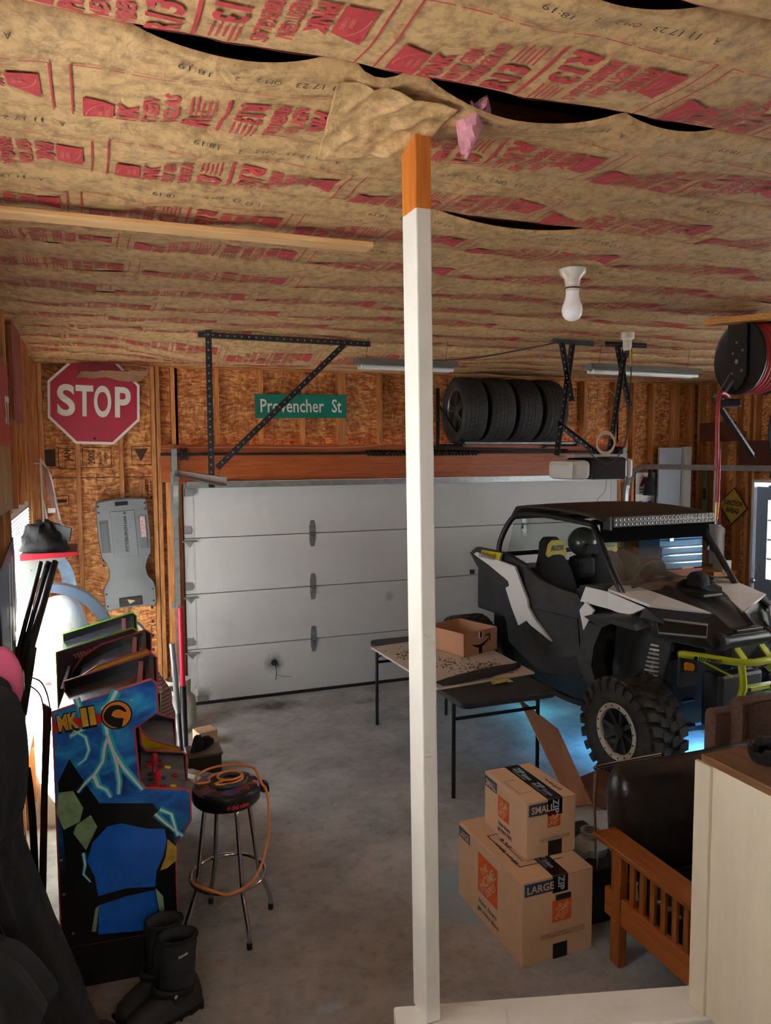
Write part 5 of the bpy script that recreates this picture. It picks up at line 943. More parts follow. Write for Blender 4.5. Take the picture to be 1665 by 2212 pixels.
# ================================================================= MOVING BOXES
card = M('cardboard', S(220, 182, 144), .7, nz=(4, .08)); hdo = M('box_orange', S(226, 98, 36), .55); navy = M('box_navy', S(52, 66, 92), .55); tapeb = M('tape_black', S(14, 14, 16), .3); tapew = M('tape_white', S(170, 190, 205), .4); inkd = M('box_ink', S(52, 50, 56), .6); inkl = M('box_ink_light', S(120, 98, 88), .6)
def moving_box(label, loc, w, d, h, word, rz=0.):
    t = thing('moving_box', label, 'box', loc, rz, group='two taped cardboard moving boxes')
    G().box((w/2, d/2, h/2), (w, d, h), .004).build('carton', card, t)
    def face(side):   # (origin, ud, vd) with origin at lower left corner as seen
        return {'left': (Vector((0, d, 0)), Vector((0, -1, 0)), Vector((0, 0, 1)), d), 'front': (Vector((0, 0, 0)), Vector((1, 0, 0)), Vector((0, 0, 1)), w), 'top': (Vector((0, 0, h)), Vector((1, 0, 0)), Vector((0, 1, 0)), w)}[side]
    def rect(name, side, u0, v0, u1, v1, mat, off=.001):
        o, ud, vd, _ = face(side); nr = ud.cross(vd); return G().add([o+ud*u+vd*v+nr*off for u, v in ((u0, v0), (u1, v0), (u1, v1), (u0, v1))], [(0, 1, 2, 3)]).build(name, mat, t)
    def txt(name, side, s, u, v, size, width, mat, off=.002, rot=0., bold=.02):
        o, ud, vd, _ = face(side); c, q = math.cos(rot), math.sin(rot); g = G(); lettering(g, s, o+ud*u+vd*v, ud*c+vd*q, vd*c-ud*q, size, bold, width=width, off=off); return g.build(name, mat, t)
    def logo(side, u0, v0, a):
        k = rect('logo_square', side, u0, v0, u0+a, v0+a*1.02, hdo); o, ud, vd, _ = face(side)
        q = math.sqrt(.5)
        for s, kk, ww, cc in (('THE', .16, .42, .17), ('HOME', -.115, .98, .235), ('DEPOT', -.325, .62, .165)):
            txt('logo_letters', side, s, u0+a*(.5-kk*q-ww*q/2), v0+a*(.51+kk*q-ww*q/2), a*cc, a*ww, card, .002, math.radians(45), .02)
    # long side
    rect('size_tab', 'left', .003, h-.075, .13, h-.018, navy); txt('lettering', 'left', word, .015, h-.066, .034, .105, card)
    logo('left', d*.34, h*.36, d*.31 if word == 'LARGE' else d*.27)
    txt('lettering', 'left', 'How doers', d*.36, h*.22, .024, d*.28, inkd); txt('lettering', 'left', 'get more done.', d*.34, h*.12, .024, d*.34, inkd)
    # short side
    rect('size_tab', 'front', .012, h-.072, .19 if word == 'LARGE' else .17, h-.012, navy); txt('lettering', 'front', word, .026, h-.060, .034, .145 if word == 'LARGE' else .13, card)
    a = .105 if word == 'LARGE' else .075; logo('front', w*.42, h*.44 if word == 'LARGE' else h*.50, a)
    txt('small_print', 'front', 'QUICKLY, CONVENIENTLY REORDER', w*.26, h*.30, .011, w*.62, inkl, bold=0); txt('small_print', 'front', 'SUPPLY NEEDS AT HOMEDEPOT.COM', w*.26, h*.265, .011, w*.62, inkl, bold=0)
    # tape over the top and down the end
    tw = .085; tu = w*.42
    tp = rect('tape', 'top', tu, 0, tu+tw, d, tapeb); rect('tape', 'front', tu, h-.085, tu+tw, h, tapeb); rect('tape', 'front', tu+.005, 0, tu+tw, .075, tapeb)
    o = Vector((0, 0, h))
    for y in (d*.16, d*.62):
        g = G(); lettering(g, 'ZIP', (tu+.028, y+.12, h), (0, -1, 0), (1, 0, 0), .034, .03, width=.075, off=.003); lettering(g, 'System', (tu+.030, y+.035, h), (0, -1, 0), (1, 0, 0), .026, .02, width=.075, off=.003); lettering(g, 'FLASHING TAPE', (tu+.010, y+.10, h), (0, -1, 0), (1, 0, 0), .011, 0, width=.13, off=.003); g.build('tape_lettering', tapew, t)
    g = G(); lettering(g, 'ZIP', (tu+.030, 0, h-.004), (0, 0, -1), (1, 0, 0), .034, .03, width=.070, off=.003); g.build('tape_lettering', tapew, t)
    rect('flap_seam', 'front', .0, h-.006, w, h-.0045, inkl, .0012)
    return t, rect, txt
t, rect, txt = moving_box('large taped cardboard moving box standing on the floor', (1.022, -4.376, 0), .392, .645, .41, 'LARGE', math.radians(.6))
g = G()
for (u0, v0, u1, v1) in ((.06, .12, .30, .126), (.06, .44, .30, .446), (.06, .12, .066, .446), (.10, .16, .104, .40)): g.add([(u0, v0, .412), (u1, v0, .412), (u1, v1, .412), (u0, v1, .412)], [(0, 1, 2, 3)])
g.build('address_panel', inkd, t); SCR = lambda x, y, L, z: [(x+.010*math.sin(i*1.9)+.005*math.sin(i*4.3), y-L*i/26+.004*math.cos(i*2.7), z) for i in range(27)]; lab(G().tube(SCR(.065, .36, .09, .4125), .0013, 4).tube(SCR(.065, .25, .10, .4125), .0013, 4).build('handwriting', inkd, t), 'marker handwriting'); G().tube([(.125+.02*math.sin(i*1.3), .28+.012*i-.02*math.cos(i*2.1), .412) for i in range(12)], .004, 4).build('scribble', M('marker_blue', S(44, 42, 84), .5), t)
G().box((.225, -.001, .30), (.085, .004, .028), .012).build('hand_hole', black_m, t)
t, rect, txt = moving_box('small taped cardboard moving box on top of the large one', (1.14, -4.215, .412), .282, .415, .288, 'SMALL', math.radians(.8))
lab(G().tube(SCR(.235, .20, .14, .2905), .0013, 4).build('handwriting', inkd, t), 'marker handwriting')
for (u0, v0, u1, v1) in ((.02, .10, .09, .104), (.02, .25, .09, .254), (.02, .10, .024, .254)): G().add([(u0, v0, .2895), (u1, v0, .2895), (u1, v1, .2895), (u0, v1, .2895)], [(0, 1, 2, 3)]).build('address_line', inkl, t)
# ================================================================= FOLDING TABLE AND WHAT LIES ON IT
tb = M('table_black', S(36, 36, 38), .5, nz=(8, .25)); tl = M('table_leg_black', S(16, 16, 17), .35)
t = thing('folding_table', 'black plastic folding table with thin steel legs', 'table', (1.82, -1.975, 0))
n = 6; W2, L2 = .37, .925
def rr(w, l, r, n=6): return [(sx_*(w-r)+r*math.cos(a), sy_*(l-r)+r*math.sin(a)) for (sx_, sy_, a0) in ((1, 1, 0), (-1, 1, PI/2), (-1, -1, PI), (1, -1, 1.5*PI)) for a in [a0+PI/2*i/n for i in range(n+1)]]
o = rr(W2, L2, .06); G().loft([[(x*.985, y*.994, .70) for x, y in o], [(x, y, .708) for x, y in o], [(x, y, .735) for x, y in o], [(x*.985, y*.994, .742) for x, y in o]]).build('table_top', tb, t, smooth=True, auto=30)
for y in (-.70, .84):
    for x in (-.325, .345): G().tube([(x, y, .70), (x, y, .0)], .0145, 10).build('leg', tl, t, smooth=True)
    G().tube([(-.325, y, .56), (.345, y, .56)], .013, 8).build('crossbar', tl, t, smooth=True)
    for x in (-.325, .345): G().tube([(x, y, .60), (x*.8, y+(.16 if y < 0 else -.16), .695)], .008, 6).build('leg_brace', tl, t)
fom = M('foam_white', S(214, 204, 190), .6, nz=(5, .1)); bd = G().prism([(1.37, -1.34), (1.42, -2.575), (2.253, -2.485), (2.30, -1.22)], .743, .757, 'xy').build('white_board', fom); tag(bd, 'white board littered with black shavings on folding table', 'board')
rnd = random.Random(4); g = G()
for i in range(420):
    c = rnd.choice(((1.62, -1.62, .16), (1.72, -2.02, .2), (1.95, -2.22, .16), (1.6, -1.75, .1), (2.05, -2.32, .14))); x = c[0]+rnd.gauss(0, c[2]*.6); y = c[1]+rnd.gauss(0, c[2]*.5)
    if not (1.42 < x < 2.2 and -2.45 < y < -1.4): continue
    a = rnd.uniform(0, PI); l = rnd.uniform(.006, .028); g.box((x, y, .7595), (l, rnd.uniform(.002, .006), .003), 0, Matrix.Rotation(a, 3, 'Z') @ Matrix.Rotation(rnd.uniform(-.1, .1), 3, 'Y'))
tag(g.build('shavings', M('shaving_black', S(38, 34, 32), .8)), 'scattered black bark shavings on the white board', 'shavings', kind='stuff')
a_ = aZ(905, 1492, .765); b_ = aZ(1120, 1437, .765); P0 = Vector((1.45, -2.52, .775)); P1 = Vector(b_)+Vector((0, 0, .012)); dd = P1-P0; pp = Vector((-dd.y, dd.x, 0)).normalized()
def fur(a, b): w = .085*math.sin(PI*min(max(b*.96+.03, 0), 1))**.35; q = P0+dd*b+pp*w*(2*a-1)*1.0; return q+Vector((.012*noise.noise(Vector((a*4, b*14, 3))), .012*noise.noise(Vector((a*4, b*14, 7))), .010*math.cos((a-.5)*PI)*(.7+.9*noise.noise(Vector((a*4, b*11, 1))))-.008))
tag(G().grid(fur, 14, 40).build('dark_hide', M('hide_dark', S(44, 40, 38), .8, nz=(30, .5), bump=(60, .6), sx=(1, 1, 1)), smooth=True, solid=.006), 'long dark strip of rough hide lying across the table', 'hide')
c_ = aZ(1078, 1476, .745); t = thing('yellow_glove', 'small yellow crumpled glove on the black table end', 'glove', (c_[0], c_[1], .743), .2); ym = M('glove_yellow', S(206, 188, 108), .7, bump=(40, .4))
G().grid(lambda a, b: (-.06+.12*b, .028*math.cos(2*PI*a)*(.7+.3*math.sin(PI*b)), .016+.016*math.sin(2*PI*a)*(.8+.4*noise.noise(Vector((b*5, a*3, 2))))), 14, 12, cu=True).build('palm', ym, t, smooth=True)
for i in range(4): G().tube([(.055, -.022+.015*i, .012), (.085, -.03+.02*i, .010), (.10+.005*i, -.034+.022*i, .007)], [.008, .007, .005], 6).build('finger', ym, t, smooth=True)
# parcel
ab = M('parcel_tan', S(192, 140, 104), .7, nz=(5, .06)); t = thing('open_parcel', 'open cardboard parcel with arrow smile printed on its end', 'box', (1.945, -1.93, .757), math.radians(20)); w, d, h = .40, .44, .19
for nm, c, s in (('front_wall', (w/2, .003, h/2), (w, .006, h)), ('back_wall', (w/2, d-.003, h/2), (w, .006, h)), ('left_wall', (.003, d/2, h/2), (.006, d, h)), ('right_wall', (w-.003, d/2, h/2), (.006, d, h)), ('bottom', (w/2, d/2, .003), (w, d, .006))): G().box(c, s).build(nm, ab, t)
sm_ = [Vector((.10+.20*i/12, 0, .085-.035*math.sin(PI*i/12)+.03*i/12)) for i in range(13)]; g = G(); vs = []
for i, p in enumerate(sm_): ww = .003+.010*math.sin(PI*i/12)**.8; vs += [p+Vector((0, -.0012, ww)), p+Vector((0, -.0012, -ww))]
g.add(vs, [(2*i, 2*i+1, 2*i+3, 2*i+2) for i in range(12)]); e_ = sm_[-1]; g.add([e_+Vector(q) for q in ((-.05, -.0012, .03), (.012, -.0012, .035), (.016, -.0012, -.03), (.002, -.0012, -.022), (-.002, -.0012, .02), (-.05, -.0012, .02))], [(0, 1, 4, 5), (1, 2, 3, 4)])
lab(g.build('smile_print', tapeb, t), 'black curved arrow smile'); G().add([(.175, -.001, 0), (.215, -.001, 0), (.215, -.001, .055), (.175, -.001, .055)], [(0, 1, 2, 3)]).build('tape', tapeb, t); G().add([(.17, -.001, .125), (.22, -.001, .125), (.22, -.001, .183), (.17, -.001, .183)], [(0, 1, 2, 3)]).build('label', signwhite, t); G().box((.20, -.0015, .155), (.022, .001, .05)).build('label_mark', tapeb, t)
# leaning cardboard sheet
A = Vector(aY(1118, 1508, -2.60)); B = Vector(aY(1205, 1576, -2.75)); Cc = Vector(aZ(1278, 1738, .003)); D = Vector(aZ(1232, 1742, .003))
tag(G().plate([A, B, Cc, D], .008).build('cardboard_sheet', M('card_pink', S(196, 152, 124), .7, nz=(4, .18))), 'flat cardboard sheet leaning under the folding table', 'cardboard')
tag(G().box((2.48, -3.02, .05), (.34, .30, .10), .004, Matrix.Rotation(.3, 3, 'Z')).build('flat_carton', M('card_brown', S(110, 74, 52), .75)), 'flattened brown carton on floor beside the front wheel', 'cardboard')
# ================================================================= FUTON, CHAIR, CLUTTER AT RIGHT
oak = wood('honey_oak', S(178, 104, 44), S(140, 76, 28), 4, 'y', .35); oakz = wood('honey_oak_z', S(178, 104, 44), S(140, 76, 28), 4, 'z', .35); lea = M('black_leather', S(14, 13, 13), .3, nz=(9, .5, S(40, 30, 28)), bump=(14, .3))
t = thing('futon', 'black leather futon with slatted honey oak armrest', 'futon', (1.45, -4.45, 0))
G().box((.0, -.50, .592), (.13, 1.10, .026), .006).build('arm_top', oak, t); G().box((.01, -.46, .27), (.028, .98, .13), .004).build('lower_rail', oak, t); G().box((.01, -.46, .565), (.03, .96, .03)).build('upper_rail', oak, t)
for y in (-.06, -.96): G().box((.01, y, .29), (.045, .065, .58), .004).build('arm_post', oakz, t)
for i in range(11): G().box((.01, -.155-.068*i, .445), (.016, .030, .23), .002).build('slat', oakz, t)
def cush(x0, x1, y0, y1, z0, z1, tl_): return G().loft([[(x, y0+(y1-y0)*.5+(y1-y0)*.5*math.cos(2*PI*i/24)*k*(.9+.1)+tl_*((z0+(z1-z0)*.5+(z1-z0)*.5*math.copysign(abs(math.sin(2*PI*i/24))**.45, math.sin(2*PI*i/24))*k)-z0), z0+(z1-z0)*.5+(z1-z0)*.5*math.copysign(abs(math.sin(2*PI*i/24))**.45, math.sin(2*PI*i/24))*k) for i in range(24)] for x, k in ((x0, .5), (x0+.015, .82), (x0+.05, .97), (x0+.1, 1.), (x1-.1, 1.), (x1, .8))])
cush(.10, 1.9, -.04, .16, .30, .86, .12).build('back_cushion', lea, t, smooth=True, auto=70); cush(.06, 1.9, -.85, -.05, .26, .44, 0).build('seat_cushion', lea, t, smooth=True, auto=70)
G().tube(sm([(.09, .22, .30), (.08, .23, .60), (.09, .24, .79), (.12, .24, .82), (.5, .25, .82)], 6), .008, 8).build('steel_frame', chrome, t, smooth=True); G().box((.9, -.45, .23), (1.7, .85, .05)).build('deck', oakz, t); G().tube([(.62, -.052, .50), (.61, -.055, .70), (.62, .02, .855), (.62, .10, .87)], .002, 4).build('seam', M('seam_tan', S(90, 84, 76), .6), t)
bf = M('brown_fabric', S(112, 84, 70), .9, nz=(40, .35), bump=(90, .4)); t = thing('brown_armchair', 'brown upholstered armchair back behind the leather futon', 'armchair', (2.66, -4.0, 0), math.radians(-6))
def rb_(x0, x1, y0, y1, z0, z1, r=.06): return G().box(((x0+x1)/2, (y0+y1)/2, (z0+z1)/2), (x1-x0, y1-y0, z1-z0), r)
rb_(.04, .95, 0, .14, .30, .95, .055).build('back_cushion', bf, t, smooth=True); rb_(-.06, .98, .10, .22, .12, .86, .04).build('back_frame', bf, t, smooth=True); rb_(0, .95, -.1, .2, .0, .34, .03).build('base', bf, t, smooth=True)
G().tube(sm([(.055, -.012, .40), (.05, -.012, .85), (.10, -.012, .935), (.5, -.012, .945), (.93, -.012, .94)], 6), .006, 6).build('piping', M('piping_dark', S(60, 44, 38), .8), t, smooth=True)
tag(G().tube(sm([Vector(aY(1610, 1515, -3.7)), Vector(aY(1640, 1500, -3.7)), Vector(aY(1665, 1497, -3.7)), Vector(aY(1720, 1500, -3.7))], 6), .018, 8).build('green_hose', M('hose_green', S(40, 96, 84), .5), smooth=True), 'green hose draped behind the brown armchair', 'hose')
gp = M('grey_plastic', S(150, 156, 156), .35); bc = M('bin_black', S(16, 16, 17), .5)
t = thing('black_tote', 'black storage tote between boxes and futon', 'tote', (1.62, -4.02, 0)); G().loft([[(-.14, -.20, 0), (.12, -.20, 0), (.12, .22, 0), (-.14, .22, 0)], [(-.17, -.22, .27), (.15, -.22, .27), (.15, .24, .27), (-.17, .24, .27)]]).build('tub', bc, t); G().box((-.01, .01, .285), (.35, .48, .03), .01).build('lid', bc, t)
t = thing('grey_funnel', 'grey plastic funnel housing resting on the black tote', 'funnel', (1.62, -4.07, .30)); G().lathe([(.085, 0), (.09, .04), (.055, .075), (.05, .09), (.056, .095), (.056, .11), (.046, .11), (.042, .08), (0, .03)], n=20).build('cone', gp, t, smooth=True, auto=25); G().box((0, 0, .02), (.19, .14, .05), .012).build('base', gp, t)
# ================================================================= RIGHT AND BACK-RIGHT WALL
t = thing('service_sign', 'white notice sign with red and blue logos beside the panels', 'sign', (5.265, -.015, 1.72)); G().box((0, 0, .2), (.275, .004, .44), .0015).build('plate', signwhite, t)
G().prism([(-.085, .26), (-.03, .37), (.02, .37), (.03, .26), (-.01, .26), (-.015, .30), (-.04, .26)], -.004, -.003).build('red_logo', signred, t); G().prism([(-.105, -.01), (-.09, .09), (.09, .09), (.105, -.01)], -.004, -.003).build('blue_car', M('sign_blue', S(40, 96, 168), .4), t); G().box((0, -.0045, .03), (.006, .001, .08)).box((0, -.0045, .035), (.15, .001, .008)).build('car_lines', signwhite, t); g = G(); lettering(g, 'MTA', (-.045, -.005, .06), (1, 0, 0), (0, 0, 1), .028, .02, width=.09); lab(g.build('lettering', signwhite, t), 'white letters MTA'); G().box((0, -.0035, .225), (.18, .001, .012)).box((0, -.0035, .195), (.16, .001, .010)).build('print_lines', M('sign_blue', (0, 0, 0)), t)
t = thing('rubber_horn', 'black rubber horn hanging in front of notice sign', 'horn', (5.26, -.10, 1.88)); G().lathe([(.072, 0), (.066, .04), (.055, .12), (.045, .19), (.03, .21), (.022, .24), (.02, .30), (0, .30)], n=20).build('shade', M('rubber_dull', S(34, 35, 37), .8), t, smooth=True); G().tube([(0, 0, .29), (0, .02, .38)], .008, 6).build('stem', cab, t)
pg = M('panel_grey', S(176, 184, 194), .5); tag(G().box((5.52, -.10, 1.215), (.32, .03, 2.43), .003, Matrix.Rotation(.02, 3, 'X')).build('leaning_sheet', pg), 'tall grey panel leaning in the back right corner', 'panel'); tag(G().box((5.735, -.13, 1.22), (.09, .12, 2.44), .003).build('trim_bundle', M('panel_white', S(206, 206, 198), .5)), 'narrow white trim panel standing right of the grey panel', 'panel')
t = thing('junction_sign', 'yellow diamond JUNCTION AHEAD sign on right wall', 'sign', (5.975, -.645, 1.765), rot=(math.radians(4), 0, 0)); sy_ = M('sign_yellow', S(186, 148, 44), .5, nz=(8, .25)); G().prism([(0, -.215), (.215, 0), (0, .215), (-.215, 0)], -.006, 0, 'yz').build('border', tapeb, t); G().prism([(0, -.198), (.198, 0), (0, .198), (-.198, 0)], -.008, -.006, 'yz').build('face', sy_, t); g = G(); lettering(g, 'JUNCTION', (-.0085, .135, .01), (0, -1, 0), (0, 0, 1), .055, .04, width=.27); lettering(g, 'AHEAD', (-.0085, .10, -.075), (0, -1, 0), (0, 0, 1), .055, .04, width=.20); lab(g.build('lettering', tapeb, t), 'black letters JUNCTION AHEAD')
pv = M('pvc_white', S(206, 206, 198), .4); t = thing('pvc_vent', 'white plastic vent pipe with wide canister on right wall', 'pipe', (5.93, -.42, 1.08)); G().lathe([(.055, 0), (.055, .42), (.06, .42), (.06, .46), (.05, .5), (.03, .53), (.03, .56)], n=20).build('canister', pv, t, smooth=True, auto=30); G().cyl((0, 0, .54), (0, 0, 1.36), .026).build('pipe', pv, t, smooth=True)
t = thing('pvc_canister', 'white plastic canister with red rod standing before the vent pipe', 'canister', (5.88, -.545, 1.05)); G().lathe([(.058, 0), (.058, .40), (.064, .40), (.064, .44), (.05, .47), (.03, .48), (.03, .50)], n=20).build('canister', pv, t, smooth=True, auto=30); G().cyl((0, 0, .49), (0, .02, 1.02), .018).build('red_rod', M('rod_magenta', S(150, 34, 60), .4), t)
tag(G().box((5.80, -.5, 1.02), (.36, .5, .05), .004).box((5.95, -.5, .5), (.05, .4, 1.0)).build('wall_shelf', pine_y), 'small wooden shelf under the white canisters', 'shelf')
tag(G().box((5.80, -.70, 1.11), (.12, .12, .12), .004).build('white_carton', pv), 'small white carton on the shelf by canisters', 'carton')
tag(G().bar((5.88, -.25, 1.42), (5.80, -.84, 1.0), .02, .02).build('black_rod', cab), 'thin black rod slanting across right wall', 'rod')
lv = M('olive_level', S(92, 88, 62), .5); t = thing('spirit_level', 'olive green wooden level hanging upright on right wall', 'level', (5.97, -.22, 1.70)); G().box((0, 0, 0), (.025, .09, .92), .003).build('body', lv, t); G().box((-.013, 0, .18), (.006, .05, .13), .02).build('grip_hole', black_m, t)
t = thing('tool_chest', 'blue over red metal tool chest seen through the windshield', 'tool chest', (5.29, -.45, .86)); bl = M('chest_blue', S(60, 110, 150), .3, .2); rd = M('chest_red', S(172, 52, 62), .35)
G().box((0, 0, -.43), (.62, .42, .86), .01).build('cabinet', M('cabinet_grey', S(70, 72, 76), .5), t); G().box((0, .02, .11), (.60, .36, .22), .006).build('red_box', rd, t); G().box((0, .02, .39), (.60, .34, .32), .006).build('blue_box', bl, t)
for i in range(3): dr = G().box((0, -.16, .275+.085*i), (.56, .02, .075), .004).build('drawer', bl, t); G().box((0, -.175, .30+.085*i), (.54, .012, .012)).build('handle', chrome, dr)
for i in range(2): dr = G().box((0, -.168, .055+.105*i), (.56, .02, .09), .004).build('drawer', rd, t); G().box((0, -.182, .085+.105*i), (.54, .012, .012)).build('handle', chrome, dr)
G().box((0, .02, .57), (.60, .34, .035), .008).build('lid', bl, t); G().box((-.15, -.16, .57), (.05, .02, .05)).build('latch', chrome, t); G().box((.08, -.172, .235), (.16, .002, .02)).build('maker_plate', M('print_gold', (0, 0, 0)), t)
t = thing('black_banner', 'black hanging garment with gold print at right edge', 'banner', aY(1690, 930, -2.2)); bz = G().grid(lambda a, b: (-.14+.3*a+.03*math.sin(b*9+a*3), .03*math.sin(a*9), .42-.84*b), 10, 12); bz.build('cloth', M('cloth_black', S(18, 19, 22), .9), t, smooth=True, solid=.006); g = G(); lettering(g, 'www', (-.13, -.035, -.18), (1, 0, 0), (0, 0, 1), .035, .01, width=.12); lab(g.build('lettering', gold, t), 'gold letters www')
# ================================================================= LEFT WALL CLUTTER
def wallsign(name, label, p0, p1, mat, x=XL+.012):
    a = aX(*p0, x); b = aX(*p1, x); y0, y1 = sorted((a[1], b[1])); z0, z1 = sorted((a[2], b[2])); t = thing(name, label, 'sign', (x, (y0+y1)/2, (z0+z1)/2)); G().box((0, 0, 0), (.005, y1-y0, z1-z0), .002).build('plate', mat, t); return t, y1-y0, z1-z0
t, l, h = wallsign('red_sign', 'weathered red sign high on left wall near the corner', (22, 690), (50, 915), M('faded_red', S(140, 62, 62), .5, nz=(6, .3)))
g = G(); [lettering(g, 'STOP'[i:i+1], (.004, .25, h/2-.18-.13*i), (0, -1, 0), (0, 0, 1), .09, .02, width=.4) for i in range(0)]; G().box((.004, 0, -.05), (.001, l*.75, h*.55)).build('inner_panel', M('faded_rose', S(150, 84, 84), .5, nz=(9, .3)), t)
t = thing('ad_sign', 'large red and tan advertising sign at left picture edge', 'sign', (XL+.015, -3.05, 2.5)); G().box((0, 0, 0), (.006, .85, .80), .003).build('plate', M('ad_tan', S(150, 118, 72), .45, nz=(6, .35)), t); G().box((.004, 0, .16), (.002, .80, .44)).build('red_field', M('ad_red', S(150, 36, 38), .4), t); g = G(); lettering(g, 'ST', (.006, .18, .06), (0, 1, 0), (0, 0, 1), .14, .03, width=.22); lab(g.build('lettering', signwhite, t), 'white letters ST')
t = thing('blue_sign', 'blue sign with white stripes low on left wall', 'sign', (XL+.015, -3.02, 1.62), rot=(math.radians(8), 0, 0)); G().box((0, 0, 0), (.006, .75, .55), .003).build('plate', M('sign_navy', S(44, 62, 96), .4), t)
for i in range(3): G().bar((.004, -.05+.14*i, -.22), (.004, .10+.14*i, .20), .03, .002, up=(1, 0, 0)).build('white_stripe', signwhite, t)
# red edged shelf and bag
t = thing('red_shelf', 'dark wall shelf with bright red front edge', 'shelf', (XL, -2.12, 1.765)); G().box((.16, .22, .0), (.32, .50, .022)).build('board', wood('shelf_brown', S(74, 54, 44), S(50, 36, 30), 4, 'x'), t)
G().loft([[(-.0, -.04, -.025), (.315, -.04, -.008), (.345, -.04, .016), (.0, -.04, .014)], [(-.0, -.015, -.025), (.315, -.015, -.008), (.335, -.015, .016), (.0, -.015, .014)]]).build('red_edge', M('edge_red', S(206, 38, 58), .35), t); G().prism([(0, -.02), (.26, -.02), (.20, -.06), (.04, -.20), (0, -.22)], .0, .018).build('bracket', M('bracket_grey', S(140, 150, 142), .45), t); G().cyl((.06, -.01, -.09), (.06, -.045, -.09), .004).build('bracket_bolt', steel, t)
bagm = M('bag_black', S(20, 20, 22), .7, bump=(12, .8)); t = thing('black_bag', 'crumpled black bag heaped on the red edged shelf', 'bag', (XL+.13, -1.93, 1.778))
def lump(rx, ry, rz_, seed, c=(0, 0, 0), k=.25): return G().grid(lambda a, b: tuple(Vector(c)+Vector((rx*math.cos(2*PI*a)*math.sin(PI*b*.5+.02), ry*math.sin(2*PI*a)*math.sin(PI*b*.5+.02), rz_*math.cos(PI*b*.5)))*(1+k*noise.noise(Vector((math.cos(2*PI*a)*2+seed, math.sin(2*PI*a)*2, b*4))))), 28, 14, cu=True)
lump(.15, .14, .18, 3., (0, 0, 0)).build('bag_body', bagm, t, smooth=True); G().bar((.02, -.02, .14), (.16, -.10, .10), .09, .012, up=(0, 1, .2)).build('bag_flap', M('flap_grey', S(52, 56, 64), .5), t)
# poles leaning under the shelf
pm = M('pole_black', S(34, 36, 42), .25, .3)
for i, (a, b, r, lb) in enumerate((((88, 1215), (22, 1400), .014, 'thin dark pole leaning nearest the blue sign'), ((104, 1215), (48, 1420), .017, 'dark pole leaning in the middle below red shelf'), ((118, 1215), (66, 1400), .022, 'thick black pole leaning in front of white sack'))):
    A = Vector(aY(a[0], a[1], -2.3)); B = Vector(aY(b[0], b[1], -2.75-.05*i)); A.x = max(A.x, XL+.03); B.x = max(B.x, XL+.03); d = (B-A); t = thing('leaning_pole', lb, 'pole', B+Vector((0, 0, -.9)), group='dark poles leaning on the left wall'); o = Vector(t.location); G().tube([A-o, B-o], r, 10).build('shaft', pm, t, smooth=True); G().tube([B-o, Vector((max(B.x+d.x*.4, XL+.04), B.y+d.y*.4, B.z+d.z*.75))-o], r*1.5, 10).build('grip', M('pole_grip', S(22, 22, 24), .6), t, smooth=True)
# folded chair hung by the window
t = thing('hung_folding_chair', 'white framed folding chair with brown seat hung on wall', 'chair', (XL+.02, -.55, 1.72)); wf_ = M('chair_white', S(206, 200, 198), .4)
G().tube([(.02, 0, .64), (.025, 0, .12)], .009, 8).build('frame_rail', wf_, t, smooth=True); G().tube(sm([(.03, 0, .62), (.09, -.02, .50), (.13, -.03, .25), (.17, -.03, .02)], 6), .009, 8).build('frame_rail', wf_, t, smooth=True); G().tube(sm([(.03, .0, .30), (.06, -.02, .12), (.12, -.03, .0)], 6), .010, 8).build('leg', wf_, t, smooth=True)
G().plate([(.04, -.01, .58), (.07, -.01, .56), (.13, -.02, .28), (.16, -.02, .10), (.13, -.02, .08), (.07, -.015, .34)], .02).build('seat_panel', M('chair_brown', S(132, 96, 92), .6), t); G().cyl((-.03, 0, .60), (.03, 0, .60), .006).build('wall_hook', steel, t); G().box((.09, -.03, .22), (.06, .02, .04), .004).box((.15, -.04, .09), (.06, .02, .03), .004).build('hinge_block', wf_, t)
# white sack, curved sled, hand truck handle, ski
sk = M('sack_white', S(226, 226, 220), .6, bump=(10, .6)); t = thing('white_sack', 'tall white plastic sack with red print below window', 'sack', (-1.0, -2.0, 0))
G().loft([[(.17*k*math.copysign(abs(math.cos(2*PI*i/24))**.7, math.cos(2*PI*i/24))*(1+.05*math.sin(i*2.3+z*7)), .13*k*math.copysign(abs(math.sin(2*PI*i/24))**.7, math.sin(2*PI*i/24)), z) for i in range(24)] for z, k in ((0.0, .9), (.05, 1.), (.5, 1.05), (1.0, 1.02), (1.28, .95), (1.40, .80), (1.46, .55), (1.48, .2))]).build('sack_body', sk, t, smooth=True, auto=60)
g = G(); [g.box((-.06+.06*(i % 3), -.142, 1.22-.09*i), (.05+.02*(i % 2), .002, .02)) for i in range(9)]; g.build('red_print', M('print_rose', S(214, 120, 120), .5), t, kind='stuff')
sl = M('sled_blue', S(150, 176, 206), .18, .4); pts = sm([aY(97, 1277, -2.15), aY(130, 1280, -2.15), aY(170, 1295, -2.15), aY(205, 1325, -2.15), aY(228, 1362, -2.15), aY(240, 1390, -2.15)], 8)
g = G(); n_ = len(pts); g.loft([[p+Vector((0, -.05, 0))+q*.0, p+Vector((0, -.05, 0))+q*w_, p+Vector((0, .05, 0))+q*w_, p+Vector((0, .05, 0))] for i, p in enumerate(pts) for d in [(pts[min(i+1, n_-1)]-pts[max(i-1, 0)]).normalized()] for q in [Vector((d.z, 0, -d.x))*-1] for w_ in [.045+.02*math.sin(PI*i/(n_-1))]]); tag(g.build('curved_runner', sl, smooth=True), 'glossy pale blue curved runner arching over the white sack', 'sled')
